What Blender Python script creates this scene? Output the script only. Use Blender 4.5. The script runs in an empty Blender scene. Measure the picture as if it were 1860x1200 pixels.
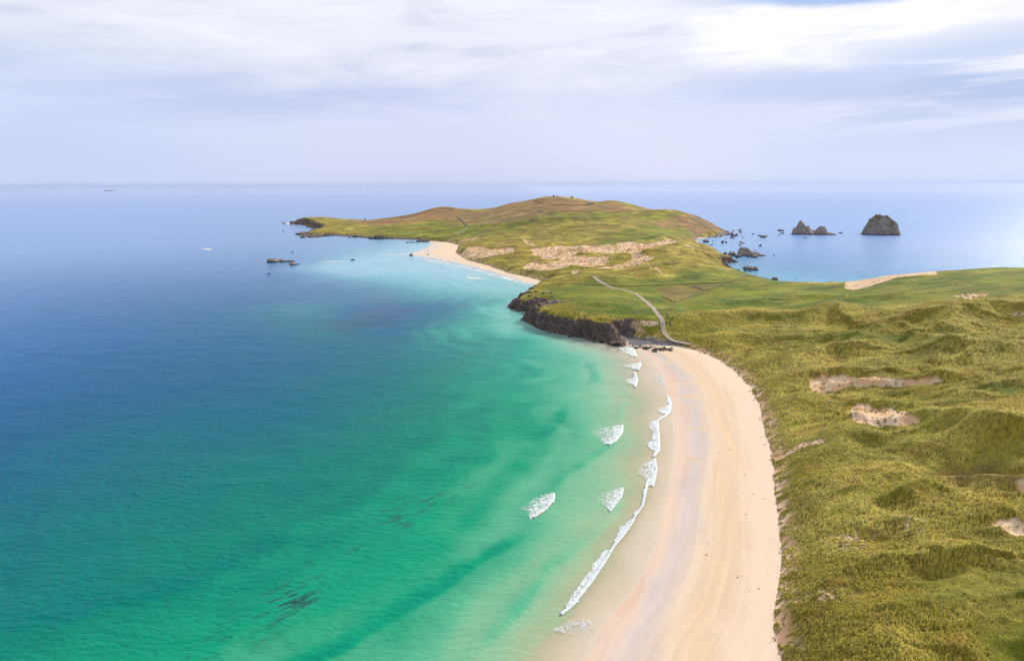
import bpy, math, time
import numpy as np
from mathutils import Matrix, Vector
T0 = time.time()
sc = bpy.context.scene
col = sc.collection
R = math.radians

# ------------------------------------------------------------------ camera
CH = 110.0                       # drone height above the sea
FPX, CX, CY = 1240.0, 930.0, 600.0
PITCH = math.atan((600 - 333.0) / FPX)
ROLL = R(0.24)
cp, sp = math.cos(PITCH), math.sin(PITCH)
FWD = np.array([0, cp, -sp]); UP0 = np.array([0, sp, cp]); RT0 = np.array([1.0, 0, 0])
RT = RT0 * math.cos(ROLL) + UP0 * -math.sin(ROLL)
UP = RT0 * math.sin(ROLL) + UP0 * math.cos(ROLL)
cam_d = bpy.data.cameras.new('camera'); cam = bpy.data.objects.new('camera', cam_d); col.objects.link(cam)
cam_d.sensor_width = 36.0; cam_d.lens = 36.0 * FPX / 1860.0
cam_d.clip_start = 1.0; cam_d.clip_end = 200000.0
M = Matrix(((RT[0], UP[0], -FWD[0], 0), (RT[1], UP[1], -FWD[1], 0), (RT[2], UP[2], -FWD[2], CH), (0, 0, 0, 1)))
cam.matrix_world = M
sc.camera = cam

# ------------------------------------------------------------------ light
SUN_EL, SUN_AZ = R(32), R(50)      # azimuth clockwise from +Y (ahead, to the right)
sd_ = bpy.data.lights.new('sun', 'SUN'); sun = bpy.data.objects.new('sun', sd_); col.objects.link(sun)
sd_.energy = 2.9; sd_.angle = R(11); sd_.color = (1.0, 0.91, 0.78)
sdir = Vector((math.sin(SUN_AZ) * math.cos(SUN_EL), math.cos(SUN_AZ) * math.cos(SUN_EL), math.sin(SUN_EL)))
sun.rotation_euler = sdir.to_track_quat('Z', 'Y').to_euler(); sun.location = (0, 0, 500)
sc.view_settings.view_transform = 'Standard'; sc.view_settings.look = 'None'
sc.view_settings.exposure = 0.68; sc.view_settings.gamma = 1.0

class NT:
    def __init__(s, tree): s.t = tree; s.n = tree.nodes; s.l = tree.links
    def new(s, ty, **kw):
        n = s.n.new(ty)
        for k, v in kw.items(): setattr(n, k, v)
        return n
    def set(s, sock, v):
        if hasattr(v, 'is_output') or isinstance(v, bpy.types.NodeSocket): s.l.new(v, sock)
        else: sock.default_value = v
    def math(s, op, a, b=0.0, c=None, clamp=False):
        n = s.new('ShaderNodeMath', operation=op, use_clamp=clamp)
        s.set(n.inputs[0], a); s.set(n.inputs[1], b)
        if c is not None: s.set(n.inputs[2], c)
        return n.outputs[0]
    def noise(s, vec, scale, detail=4, rough=0.55, dist=0.0):
        n = s.new('ShaderNodeTexNoise'); s.set(n.inputs['Vector'], vec)
        n.inputs['Scale'].default_value = scale; n.inputs['Detail'].default_value = detail
        n.inputs['Roughness'].default_value = rough; n.inputs['Distortion'].default_value = dist
        return n.outputs[0]
    def mix(s, f, a, b, blend='MIX'):
        n = s.new('ShaderNodeMix', data_type='RGBA', blend_type=blend)
        s.set(n.inputs[0], f)
        for sock, v in ((n.inputs[6], a), (n.inputs[7], b)):
            if isinstance(v, tuple): v = tuple(v) + ((1.0,) if len(v) == 3 else ())
            s.set(sock, v)
        return n.outputs[2]
    def ramp(s, f, stops):
        n = s.new('ShaderNodeValToRGB'); s.set(n.inputs[0], f)
        e = n.color_ramp.elements
        while len(e) < len(stops): e.new(0.5)
        for k, (p, c) in enumerate(stops):
            e[k].position = p; e[k].color = tuple(c) + (1.0,) if len(c) == 3 else c
        return n.outputs[0]
    def smooth(s, x, a, b, lo=0.0, hi=1.0):
        n = s.new('ShaderNodeMapRange', interpolation_type='SMOOTHSTEP')
        s.set(n.inputs[0], x)
        for i, v in enumerate((a, b, lo, hi)): n.inputs[i + 1].default_value = v
        return n.outputs[0]

def lin(r, g, b):
    f = lambda c: (c / 255 / 12.92) if c / 255 <= 0.04045 else ((c / 255 + 0.055) / 1.055) ** 2.4
    return (f(r), f(g), f(b))

w = bpy.data.worlds.new('World'); sc.world = w; w.use_nodes = True
nt = NT(w.node_tree); nt.n.clear()
out = nt.new('ShaderNodeOutputWorld'); bg = nt.new('ShaderNodeBackground'); bg.inputs['Strength'].default_value = 0.1
nt.l.new(bg.outputs[0], out.inputs[0])
sky = nt.new('ShaderNodeTexSky', sky_type='NISHITA'); sky.sun_disc = False
sky.sun_elevation = SUN_EL; sky.sun_rotation = SUN_AZ; sky.altitude = 0; sky.dust_density = 1.5
tc = nt.new('ShaderNodeTexCoord'); sep = nt.new('ShaderNodeSeparateXYZ'); nt.l.new(tc.outputs['Generated'], sep.inputs[0])
el = nt.math('MULTIPLY', nt.math('ARCSINE', nt.math('MAXIMUM', sep.outputs[2], 0.0)), 57.2958)
az = nt.math('MULTIPLY', nt.math('ARCTAN2', sep.outputs[0], sep.outputs[1]), 57.2958)
cmb = nt.new('ShaderNodeCombineXYZ'); nt.set(cmb.inputs[0], nt.math('MULTIPLY', az, 0.045)); nt.set(cmb.inputs[1], nt.math('MULTIPLY', nt.math('SUBTRACT', el, nt.math('MULTIPLY', az, 0.03)), 0.19))
n1 = nt.noise(cmb.outputs[0], 1.2, 6, 0.55, 0.4)
cmb2 = nt.new('ShaderNodeCombineXYZ'); nt.set(cmb2.inputs[0], nt.math('MULTIPLY', az, 0.035)); nt.set(cmb2.inputs[1], nt.math('MULTIPLY', nt.math('SUBTRACT', el, nt.math('MULTIPLY', az, 0.035)), 0.33))
cmb2.inputs[2].default_value = 3.3
n2 = nt.noise(cmb2.outputs[0], 1.6, 5, 0.6, 0.3)
def blob(a0, e0, sa, se, tilt=0.0):
    da = nt.math('DIVIDE', nt.math('SUBTRACT', az, a0), sa)
    de = nt.math('DIVIDE', nt.math('SUBTRACT', nt.math('SUBTRACT', el, e0), nt.math('MULTIPLY', nt.math('SUBTRACT', az, a0), tilt)), se)
    q = nt.math('ADD', nt.math('MULTIPLY', da, da), nt.math('MULTIPLY', de, de))
    return nt.math('EXPONENT', nt.math('MULTIPLY', q, -1.0))
K = 1 / 1.6 * 10.4
def L(r, g, b, k=1.0):
    c = lin(r, g, b); return (c[0] * K * k, c[1] * K * k, c[2] * K * k)
base = nt.ramp(nt.math('DIVIDE', el, 90.0), [(0.0, L(213, 218, 246)), (0.03, L(216, 220, 246)), (0.065, L(221, 224, 246)), (0.105, L(232, 234, 247)), (0.17, L(242, 242, 250)), (0.30, L(222, 228, 250, 0.80)), (1.0, L(215, 225, 250, 0.68))])
c = base
mid = nt.smooth(el, 2.5, 7.0)
c = nt.mix(nt.math('MULTIPLY', nt.smooth(n1, 0.50, 0.68), nt.math('MULTIPLY', mid, 0.75)), c, L(252, 252, 255, 1.0))
c = nt.mix(nt.math('MULTIPLY', nt.smooth(n1, 0.50, 0.36), nt.math('MULTIPLY', mid, 0.7)), c, L(196, 203, 232))
c = nt.mix(nt.math('MULTIPLY', blob(-34, 3, 14, 6), 0.45), c, L(178, 206, 250))
c = nt.mix(nt.math('MULTIPLY', blob(-2, 1, 12, 5), 0.30), c, L(190, 200, 240))
c = nt.mix(nt.math('MULTIPLY', nt.math('MULTIPLY', blob(-15, 6.6, 22, 1.6, 0.02), nt.smooth(n2, 0.35, 0.6)), 0.75), c, L(190, 200, 238))
c = nt.mix(nt.math('MULTIPLY', blob(12, 4, 14, 5), 0.6), c, L(222, 226, 252))
c = nt.mix(nt.math('MULTIPLY', nt.smooth(az, 12.0, 26.0), nt.smooth(el, 6.0, 1.0, 0.0, 0.7)), c, L(198, 216, 250))
brt = nt.math('MAXIMUM', blob(20, 10.8, 9, 2.9), nt.math('MAXIMUM', blob(29, 10.9, 8, 1.4, 0.05), nt.math('MULTIPLY', blob(8, 9, 14, 3.5), 0.40)))
brt = nt.math('MULTIPLY', brt, nt.math('MULTIPLY_ADD', nt.math('SUBTRACT', nt.noise(cmb.outputs[0], 3.1, 6, 0.62, .5), .5), 2.2, .95))
c = nt.mix(nt.smooth(brt, 0.1, 0.95), c, L(253, 252, 252, 1.03))
c = nt.mix(nt.math('MULTIPLY', nt.math('MULTIPLY', blob(38, 6.3, 16, 3.2, 0.03), nt.smooth(n2, 0.30, 0.52)), 1.0), c, L(160, 184, 228))
c = nt.mix(nt.math('MULTIPLY', nt.math('MULTIPLY', blob(24, 7.4, 12, 0.8, 0.12), nt.smooth(n2, 0.30, 0.55)), 0.5), c, L(190, 205, 245))
top = nt.math('MULTIPLY', nt.math('ADD', nt.smooth(nt.math('ADD', el, nt.math('MULTIPLY', nt.math('SUBTRACT', n1, 0.5), 3.0)), 11.6, 12.9), 0.0), blob(29, 13.6, 11, 2.6))
c = nt.mix(nt.smooth(top, 0.05, 0.5), c, L(166, 192, 236))
n3_ = nt.noise(cmb2.outputs[0], 4.2, 6, 0.65, .6)
c = nt.mix(nt.math('MULTIPLY', nt.smooth(n3_, .48, .72), nt.math('MULTIPLY', mid, .28)), c, L(193, 203, 236))
c = nt.mix(0.95, sky.outputs[0], c)
nt.l.new(c, bg.inputs['Color'])

# ------------------------------------------------------------------ maths helpers
def hsh(ix, iy, s):
    h = (ix.astype(np.int64) * 374761393 + iy.astype(np.int64) * 668265263 + s * 974634777) & 0xFFFFFFFF
    h = ((h ^ (h >> 13)) * 1274126177) & 0xFFFFFFFF
    h = ((h ^ (h >> 16)) * 2246822519) & 0xFFFFFFFF
    return ((h ^ (h >> 15)) & 0xFFFFFF).astype(np.float32) / 16777215.0
def vn(x, y, s=0):
    ix = np.floor(x); iy = np.floor(y); fx = (x - ix).astype(np.float32); fy = (y - iy).astype(np.float32)
    fx = fx * fx * fx * (fx * (fx * 6 - 15) + 10); fy = fy * fy * fy * (fy * (fy * 6 - 15) + 10)
    ix = ix.astype(np.int64); iy = iy.astype(np.int64)
    a = hsh(ix, iy, s); b = hsh(ix + 1, iy, s); c_ = hsh(ix, iy + 1, s); d = hsh(ix + 1, iy + 1, s)
    return (a + (b - a) * fx) * (1 - fy) + (c_ + (d - c_) * fx) * fy
def fbm(x, y, o=4, s=0, g=0.5):
    r = 0; a = 1.0; t = 0
    ca, sa = math.cos(0.6), math.sin(0.6)
    for i in range(o):
        r = r + a * (vn(x, y, s + i * 17) * 2 - 1); t += a; a *= g
        x, y = (x * ca - y * sa) * 2.03 + 11.3, (x * sa + y * ca) * 2.03 - 4.7
    return r / t
def ridged(x, y, o=4, s=0):
    r = 0; a = 1.0; t = 0
    for i in range(o):
        r = r + a * (1 - np.abs(vn(x, y, s + i * 13) * 2 - 1)); t += a; a *= 0.5
        x = x * 2.07 + 3.1; y = y * 2.07 + 7.7
    return r / t
def worley(x, y, s=0):
    ix = np.floor(x).astype(np.int64); iy = np.floor(y).astype(np.int64)
    f1 = np.full(x.shape, 9.0, np.float32); f2 = f1.copy(); idv = np.zeros(x.shape, np.float32)
    for dx in (-1, 0, 1):
        for dy in (-1, 0, 1):
            jx = ix + dx; jy = iy + dy
            px = jx + hsh(jx, jy, s); py = jy + hsh(jx, jy, s + 5)
            d = np.sqrt((px - x) ** 2 + (py - y) ** 2).astype(np.float32)
            c1 = d < f1
            f2 = np.where(c1, f1, np.minimum(f2, d)); idv = np.where(c1, hsh(jx, jy, s + 9), idv); f1 = np.where(c1, d, f1)
    return f1, f2, idv
def sstep(x, a, b):
    t = np.clip((x - a) / (b - a), 0, 1); return t * t * (3 - 2 * t)
def segdist(X, Y, poly, closed=False, vals=None):
    """distance to a polyline, sign by even-odd when closed, nearest per-vertex values, side of the nearest segment"""
    P = np.asarray(poly, float); n = len(P); best = np.full(X.shape, 1e18); ins = np.zeros(X.shape, bool)
    side = np.zeros(X.shape); out = None
    if vals is not None: V = np.asarray(vals, float); out = np.zeros(X.shape)
    for i in range(n if closed else n - 1):
        a = P[i]; b = P[(i + 1) % n]; e = b - a; L2 = e @ e + 1e-9
        t = np.clip(((X - a[0]) * e[0] + (Y - a[1]) * e[1]) / L2, 0, 1)
        dx = X - a[0] - t * e[0]; dy = Y - a[1] - t * e[1]; d = dx * dx + dy * dy
        m = d < best; best = np.where(m, d, best); side = np.where(m, e[0] * dy - e[1] * dx, side)
        if vals is not None:
            vi, vj = V[i], V[(i + 1) % n]; out = np.where(m, vi + (vj - vi) * t, out)
        if closed:
            c1 = (a[1] > Y) != (b[1] > Y)
            ins ^= c1 & (X < a[0] + (Y - a[1]) * e[0] / (e[1] if abs(e[1]) > 1e-9 else 1e-9))
    d = np.sqrt(best)
    if closed: d = np.where(ins, d, -d)
    return d, side, out
def pray(px, py):
    d = (px - CX) / FPX * RT + (CY - py) / FPX * UP + FWD
    return d
def P(px, py, z=0.0):
    d = pray(px, py); t = (z - CH) / d[2]; return (d[0] * t, d[1] * t)
def Q(px, r):
    d = pray(px, 400); a = math.atan2(d[0], d[1]); return (r * math.sin(a), r * math.cos(a))

# ------------------------------------------------------------------ coast (z = 0): (x, y, foreshore slope)
COAST = [(P(990, 1500), .045), (P(1030, 1300), .045), (P(1064, 1200), .045), (P(1100, 1130), .045), (P(1152, 1075), .045), (P(1188, 1000), .045), (P(1205, 930), .045),
 (P(1222, 860), .045), (P(1228, 800), .045), (P(1224, 740), .045), (P(1208, 690), .045), (P(1185, 652), .045), (P(1162, 634), .05), (P(1140, 629), .15),
 (P(1112, 627), .5), (P(1100, 622), .6), (P(1075, 619), .6), (P(1064, 612), .6), (P(1039, 612), .6), (P(1004, 604), .6), (P(984, 600), .6), (P(968, 593), .6), (P(953, 584), .6), (P(957, 574), .6), (P(966, 568), .6),
 (P(949, 566), .6), (P(926, 560), .6), (P(933, 550), .6), (P(948, 540), .5), (P(958, 531), .4), (P(975, 522), .2), (P(985, 520), .05),
 (P(960, 514), .05), (P(940, 508), .05), (P(905, 497), .05), (P(870, 487), .05), (P(830, 478), .05), (P(790, 470), .05), (P(765, 466), .05), (P(744, 463), .05), (P(757, 457), .05), (P(775, 451), .05), (P(784, 444), .05), (P(780, 440), .2),
 (P(760, 436), .4), (P(735, 435), .4), (P(700, 434), .5), (P(672, 433), .5), (P(640, 430), .4), (P(610, 428), .4), (P(585, 429), .3), (P(552, 430), .3), (P(537, 425), .3), (P(560, 421), .5), (P(582, 417), .6), (P(560, 413), .7), (P(556, 409), .8), (P(545, 408), .9), (P(528, 407), .9),
 (Q(526, 2010), .9), (Q(545, 2150), .6), (Q(600, 2150), .4), (Q(660, 2080), .4), (Q(720, 2200), .4), (Q(800, 2350), .4), (Q(900, 2500), .4), (Q(1000, 2500), .4), (Q(1100, 2450), .4), (Q(1200, 2300), .4), (Q(1280, 2000), .4), (Q(1322, 1640), .5),
 (P(1321, 427.5), .5), (P(1300, 431), .2), (P(1265, 434), .1), (P(1268, 440), .1), (P(1282, 449), .3), (P(1298, 458), .6), (P(1322, 470), .6), (P(1341, 475.5), .8), (P(1318, 479), .6), (P(1322, 487), .5), (P(1334, 496), .4), (P(1362, 504), .4), (P(1380, 506), .4), (P(1400, 514), .4), (P(1420, 519), .3),
 (P(1450, 523), .2), (P(1510, 526), .1), (P(1545, 522), .1), (P(1600, 516), .1), (P(1650, 508), .1), (P(1720, 502), .1), (P(1800, 495), .1), (P(1860, 492), .1), (P(1960, 488), .1), (P(2150, 480), .1), (P(2400, 470), .1),
 (( 3000 * math.sin(1.25), 3000 * math.cos(1.25)), .1), ((60 * math.sin(1.45), 60 * math.cos(1.45)), .1)]
# upland (dunes, cliffs, fields) boundary: (x, y, slope of its edge)
UPL = [(P(1440, 1500, 3), .7), (P(1432, 1330, 3), .7), (P(1424, 1200, 3), .8), (P(1406, 1130, 3), .8), (P(1410, 1080, 3), .8), (P(1424, 1010, 3), .8), (P(1414, 930, 3), .8), (P(1408, 870, 3), .7), (P(1406, 830, 3), .7), (P(1392, 780, 3), .7), (P(1380, 730, 3), .7), (P(1360, 695, 3), .6), (P(1338, 672, 3), .5), (P(1308, 650, 3), .45), (P(1265, 632, 3), .35), (P(1225, 622, 3), .35), (P(1180, 617, 3), .5),
 (P(1150, 612, 2), .9), (P(1125, 611, 1.5), 1.6), (P(1110, 620, 1), 1.7), (P(1100, 619, .6), 1.8), (P(1075, 617, .6), 1.9), (P(1064, 610.5, .6), 2.0), (P(1039, 610.5, .6), 2.0), (P(1004, 602.5, .6), 2.0), (P(985, 598, .6), 2.0), (P(969, 591, .6), 1.9), (P(956, 583, .6), 1.9), (P(961, 575, .6), 1.6), (P(972, 569, .6), 1.3),
 (P(950, 564, .6), 1.4), (P(930, 558.5, .6), 1.4), (P(937, 550, .6), 1.2), (P(952, 540, .6), 1.2), (P(962, 531, .6), 1.0), (P(980, 521, 1), .8), (P(998, 513, 2), .5),
 (P(962, 500.5, 3), .5), (P(926, 493, 3), .5), (P(891, 481, 3), .5), (P(848, 470, 3), .5), (P(827, 458, 3), .5), (P(834, 445, 3), .5), (P(815, 440, 2.5), .4), (P(788, 437.5, 1.5), .4),
 (P(760, 434.5, .8), .5), (P(735, 433, .8), .6), (P(700, 432, .8), .7), (P(672, 431, .8), .7), (P(640, 428.5, .8), .5), (P(610, 426, .8), .5), (P(585, 426, .8), .5), (P(560, 425, .8), .5), (P(568, 421, .8), .7), (P(588, 416.5, .8), 1.0), (P(566, 411.5, .8), 1.4), (P(560, 407.5, .8), 1.6), (P(545, 406.5, .6), 1.8), (P(531, 405.7, .6), 1.8),
 (Q(530, 2000), 1.4), (Q(550, 2110), .8), (Q(600, 2120), .5), (Q(660, 2050), .4), (Q(720, 2160), .4), (Q(800, 2300), .4), (Q(900, 2440), .4), (Q(1000, 2440), .4), (Q(1100, 2390), .4), (Q(1200, 2240), .5), (Q(1276, 1950), .7), (Q(1316, 1620), .8),
 (P(1316, 427, 1), .7), (P(1300, 429, 1.5), .7), (P(1268, 431, 2), .6), (P(1262, 437, 2), .5), (P(1276, 448, 2), .6), (P(1294, 457, 1), .8), (P(1318, 469, 1), .9), (P(1336, 475, 1), 1.2), (P(1312, 478, 1), .9), (P(1318, 487, 1), .6), (P(1330, 496, 1), .5), (P(1360, 504, 1), .5), (P(1380, 507, 1), .5), (P(1400, 514.5, 1), .5), (P(1420, 520, 1), .5),
 (P(1450, 525, 1), .4), (P(1510, 528, 1), .4), (P(1545, 525, 1), .4), (P(1600, 519, 1), .4), (P(1650, 512, 1), .4), (P(1720, 506, 1), .4), (P(1800, 499, 1), .4), (P(1860, 496, 1), .4), (P(1960, 492, 1), .4), (P(2150, 484, 1), .4), (P(2400, 476, 1), .4),
 ((2900 * math.sin(1.25), 2900 * math.cos(1.25)), .4), ((66 * math.sin(1.45), 66 * math.cos(1.45)), .4)]
# heights of the upland: (x, y, z)
HP = [(1450,1180,9),(1600,1180,13),(1800,1180,14),(2100,1180,17),(1450,1320,9),(1800,1320,13),(1450,1000,10),(1600,1000,14),(1800,1000,16),(2100,1000,20),
 (1450,880,10),(1600,880,14),(1760,862,13),(1860,880,18),(1440,780,10),(1600,750,13),(1800,780,23),(2100,780,28),(1400,700,9),(1580,696,14),(1650,670,19),(1850,700,27),
 (1330,640,6),(1450,650,14),(1600,645,20),(1800,660,26),(1300,605,10),(1450,615,10),(1600,600,16),(1750,600,26),(1900,600,30),
 (1250,570,9),(1400,560,13),(1550,560,20),(1700,560,29),(1850,560,34),(1210,600,7),(1150,585,11),(1050,570,14),(1130,596,10),(980,572,12),(1180,612,5),
 (1100,545,19),(1000,535,15),(965,535,10),(940,552,7),(1200,530,13),(1300,530,13),(1400,530,17),(1500,525,19),(1620,496,32),(1690,490,36),(1800,483,38),(1860,484,39),(2050,484,41),(2300,484,42),
 (1450,512,16),(1530,513,19),(1400,507,14),(1080,500,19),(1010,512,13),(1150,500,18),(1250,490,21),(1310,485,19),(1360,497,11),
 (880,470,6),(850,458,9),(900,465,9),(960,480,10),(1050,482,11),(1150,482,14),(1230,465,24),(1285,456,24),(1310,468,15),(1190,455,17),(1100,450,15),(1000,450,15),(930,450,11),(840,442,7),
 (1200,440,20),(1250,440,22),(1266,441,12),(1100,430,22),(1200,425,24),(1000,425,20),(900,425,17),(850,428,12),(800,432,6),
 (1240,412,20),(1262,424,12),(1240,384,46),(1280,395,30),(1298,407,16),(1312,419,6),(1150,405,34),(1050,400,36),(1000,395,40),(950,400,32),(900,403,26),(850,408,22),(800,412,17),(750,420,9),(700,426,5),(650,417,8),(600,412,9),
 (560,402,15),(545,395,18),(590,391,19),(622,397,13),(650,398.5,11),(700,399,10),(740,395,16),(775,383,34),(800,375,45),(830,379,39),(855,388,26),(880,384,32),(900,377,43),(930,369,55),(960,364,62),(990,357.5,72),(1050,360,68),(1078,369,55),(1095,365,61),(1112,363,64),(1130,369,57),(1160,379,44),(1200,381,50),(1010,370,58),(1050,380,50),(1120,381,46),(1150,391,39)]
hx = []; hv = []
for (px, py, z) in HP:
    x, y = P(px, py, z); hx.append((math.atan2(x, y), math.log(math.hypot(x, y)))); hv.append(z)
for (px, py, z) in [(545,395,18),(590,391,19),(622,397,13),(700,399,10),(740,395,16),(775,383,34),(800,375,45),(830,379,39),(855,388,26),(900,377,43),(930,369,55),(960,364,62),(990,357.5,72),(1050,360,68),(1078,369,55),(1112,363,64),(1160,379,44),(1200,381,50),(1240,384,46),(1280,395,30),(1298,407,16),
   (1450,512,16),(1530,513,19),(1620,496,32),(1690,490,36),(1800,483,38),(1860,484,39),(2050,484,41),(2300,484,42),(1250,441,22),(1285,456,24)]:
    x, y = P(px, py, z); hx.append((math.atan2(x, y), math.log(math.hypot(x, y)) + 0.13)); hv.append(z * 0.6 - 4)
hx = np.array(hx); hv = np.array(hv, float)
def rbf_fit(xs, vs, c=0.011):
    D = np.sqrt(((xs[:, None] - xs[None]) ** 2).sum(-1) + c * c)
    n = len(xs); A = np.zeros((n + 3, n + 3)); A[:n, :n] = D + np.eye(n) * -1e-4; A[:n, n] = 1; A[:n, n + 1:n + 3] = xs; A[n, :n] = 1; A[n + 1:n + 3, :n] = xs.T
    return np.linalg.solve(A, np.concatenate([vs, [0, 0, 0]]))
def rbf_eval(xs, wv, U, V, c=0.011):
    r = wv[len(xs)] + wv[len(xs) + 1] * U + wv[len(xs) + 2] * V
    for i in range(len(xs)): r = r + wv[i] * np.sqrt((U - xs[i, 0]) ** 2 + (V - xs[i, 1]) ** 2 + c * c)
    return r
# coarse log-polar grid
GU = np.arange(R(-26), R(62), R(0.11)); GV = np.arange(math.log(85), math.log(4200), 0.0045)
U, V = np.meshgrid(GU, GV, indexing='ij'); RR = np.exp(V); GX = RR * np.sin(U); GY = RR * np.cos(U)
ZU = rbf_eval(hx, rbf_fit(hx, hv), U, V)
S, _, KB = segdist(GX, GY, [c[0] for c in COAST], True, [c[1] for c in COAST])
D, _, KU = segdist(GX, GY, [c[0] for c in UPL], True, [c[1] for c in UPL])
print('sdf', time.time() - T0)
def samp(G, u, v):
    a = np.clip((u - GU[0]) / (GU[1] - GU[0]), 0, len(GU) - 1.001); b = np.clip((v - GV[0]) / (GV[1] - GV[0]), 0, len(GV) - 1.001)
    i = a.astype(np.int64); j = b.astype(np.int64); f = a - i; g = b - j
    return (G[i, j] * (1 - f) + G[i + 1, j] * f) * (1 - g) + (G[i, j + 1] * (1 - f) + G[i + 1, j + 1] * f) * g
def compose(s, d, zu, kb, ku):
    s_ = np.maximum(s, 0); mx = np.where(kb < 0.12, 3.0, 1.2)
    a = s_ * kb; zb = a * mx / (a ** 3 + mx ** 3 + 1e-9) ** (1 / 3.)
    zb = np.where(s > 0, zb, np.maximum(s * np.where(kb < .12, .03, .25), -5))
    up = np.maximum(zu - zb, 0.01); lim = ku * np.maximum(d, 0) + 1e-4
    return zb + np.where(d > 0, up * lim / (up ** 4 + lim ** 4) ** 0.25, 0)
HC = compose(S, D, ZU, KB, KU)
def hit(px, py, G=None):
    G = HC if G is None else G
    d = pray(px, py); t = np.exp(np.linspace(math.log(80), math.log(4000), 5000)); hl = math.hypot(d[0], d[1])
    u = np.full(t.shape, math.atan2(d[0], d[1])); z = CH + d[2] * t / hl; g = np.maximum(samp(G, u, np.log(t)), 0)
    k = np.nonzero(z <= g)[0]; k = k[0] if len(k) else int(np.argmin(np.abs(z - g)))
    return (t[k] * math.sin(u[0]), t[k] * math.cos(u[0]))
def zat(x, y): return float(samp(HC, np.array([math.atan2(x, y)]), np.array([math.log(math.hypot(x, y))]))[0])

# big soft undulations of the dunes
up_m = sstep(D, 2, 14)
far = sstep(RR, 600, 1500)
SC = np.clip(RR / 18, 9, 70)
ZU0 = ZU.copy()
und = (fbm(GX / 26, GY / 17, 3, 3) * 2.4 + (1 - np.abs(fbm(GX / 22 + GY / 60, GY / 11, 3, 5)) * 3.5) * .9) * (1 - sstep(RR, 420, 620)) + fbm(GX / 45, GY / 32, 4, 9) * 3.6 * sstep(RR, 600, 800) * (1 - .5 * far)
green_flat = segdist(GX, GY, [P(*q) for q in [(1010,525,18),(1080,503,18),(1380,503,14),(1540,512,19),(1860,482,38),(2300,482,40),(2300,540,38),(1860,535,36),(1560,556,22),(1350,552,14),(1215,595,8),(1150,575,10),(965,572,12),(955,545,12)]], True)[0]
und *= 1 - .8 * sstep(green_flat, -15, 15)
ZU = ZU + und * up_m
def z5(*pts): return [(1360 + a / 3.72, 560 + b / 3.72) for a, b in pts]
def z6(*pts): return [(1360 + a / 3.53, 860 + b / 3.53) for a, b in pts]
RIDGES = [ # (image polyline, height, half width in m, skew)
 ([(1215, 592), (1300, 583)] + z5((0, 90), (400, 80), (520, 30), (640, 90)), 5.0, 16), (z5((0, 205), (400, 230), (800, 250), (1000, 210), (1150, 240), (1350, 320)), 3.0, 11),
 (z5((1250, 200), (1450, 110), (1640, 45), (1860, 60)), 5.0, 15), (z5((1350, 320), (1600, 315), (1860, 300), (2100, 300)), 3.2, 12), (z5((200, 380), (450, 310), (700, 300)), 3.5, 9),
 (z5((860, 215), (960, 150), (1100, 120), (1300, 110)), 3.5, 12), ([(1470, 545), (1560, 548), (1640, 540)], 2.0, 12), ([(1230, 570), (1300, 556), (1380, 552)], 2.0, 12),
 (z5((60, 700), (270, 630), (450, 565), (560, 545), (850, 532), (1300, 520)), 2.6, 7), (z5((480, 1000), (680, 900), (850, 840), (1100, 790), (1400, 780), (1860, 860)), 3.6, 8),
 (z5((600, 740), (740, 790)), 1.5, 4), (z5((420, 450), (500, 440), (640, 440), (830, 450), (1080, 480), (1300, 480)), 1.6, 4), (z5((700, 640), (800, 640), (950, 660), (1080, 700), (1160, 750)), 1.4, 4),
 (z6((300, 470), (520, 390), (650, 320), (800, 250), (1000, 190), (1300, 125), (1765, 130)), 4.0, 6), (z6((250, 800), (450, 790), (640, 640), (850, 620), (1100, 600), (1400, 560)), 3.6, 5.5),
 (z6((200, 500), (500, 470)), 2.2, 4), (z6((480, 1050), (640, 960), (900, 980), (1400, 850), (1765, 840)), 2.4, 6), (z6((100, 1250), (500, 1150), (900, 1120)), 2.0, 6), (z6((400, 60), (700, 90), (1000, 40)), 1.6, 6),
 (z6((1000, 330), (1300, 260), (1700, 270)), 1.6, 6),
 # valleys
 (z6((230, 440), (500, 440), (800, 430), (1000, 500)), -2.4, 5), (z6((300, 600), (600, 600), (900, 520)), -1.8, 6), (z6((700, 760), (1000, 740), (1300, 640), (1700, 620)), -2.6, 7), (z6((850, 150), (1200, 50), (1600, 60)), -2.2, 7),
 (z6((1250, 0), (1500, 40), (1700, 60)), -2.2, 8), (z5((430, 500), (700, 495), (1000, 505), (1250, 500)), -.2, 5), (z5((720, 710), (900, 730), (1100, 770)), -.2, 5), (z5((200, 600), (380, 560), (450, 470)), -2.5, 5), (z5((300, 280), (100, 330)), -2.0, 5),
 (z5((200, 830), (400, 760), (560, 740)), -2.5, 5), (z5((0, 185), (400, 195), (650, 205), (1000, 175), (1250, 230)), -3.0, 10),
 ([(1220, 604), (1300, 600), (1340, 604)], -1.5, 9),
 # far headland relief
 ([(1185, 408), (1220, 398), (1262, 402)], 2, 22), ([(880, 412), (960, 405), (1050, 398), (1130, 396)], 5, 26), ([(1060, 452), (1120, 447), (1180, 440), (1250, 436)], 4, 14), ([(940, 455), (960, 450), (1000, 447)], 5, 14),
 ([(1180, 462), (1240, 459), (1285, 462)], 5, 18), ([(1000, 466), (1040, 463), (1075, 464)], 3, 9), ([(880, 460), (940, 462)], 3, 10), ([(1290, 490), (1240, 487), (1180, 492), (1100, 494)], 3, 12), ([(970, 487), (1000, 484), (1040, 488)], 3, 9), ([(840, 462), (850, 452), (900, 452), (930, 455)], 3, 9),
 ([(1000, 470), (1080, 473), (1150, 468)], -3, 9), ([(990, 455), (1060, 455), (1130, 449), (1190, 446)], -3, 9), ([(860, 462), (920, 461)], -3, 8)]
HC = compose(S, D, ZU, KB, KU)
add = np.zeros_like(ZU)
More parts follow.
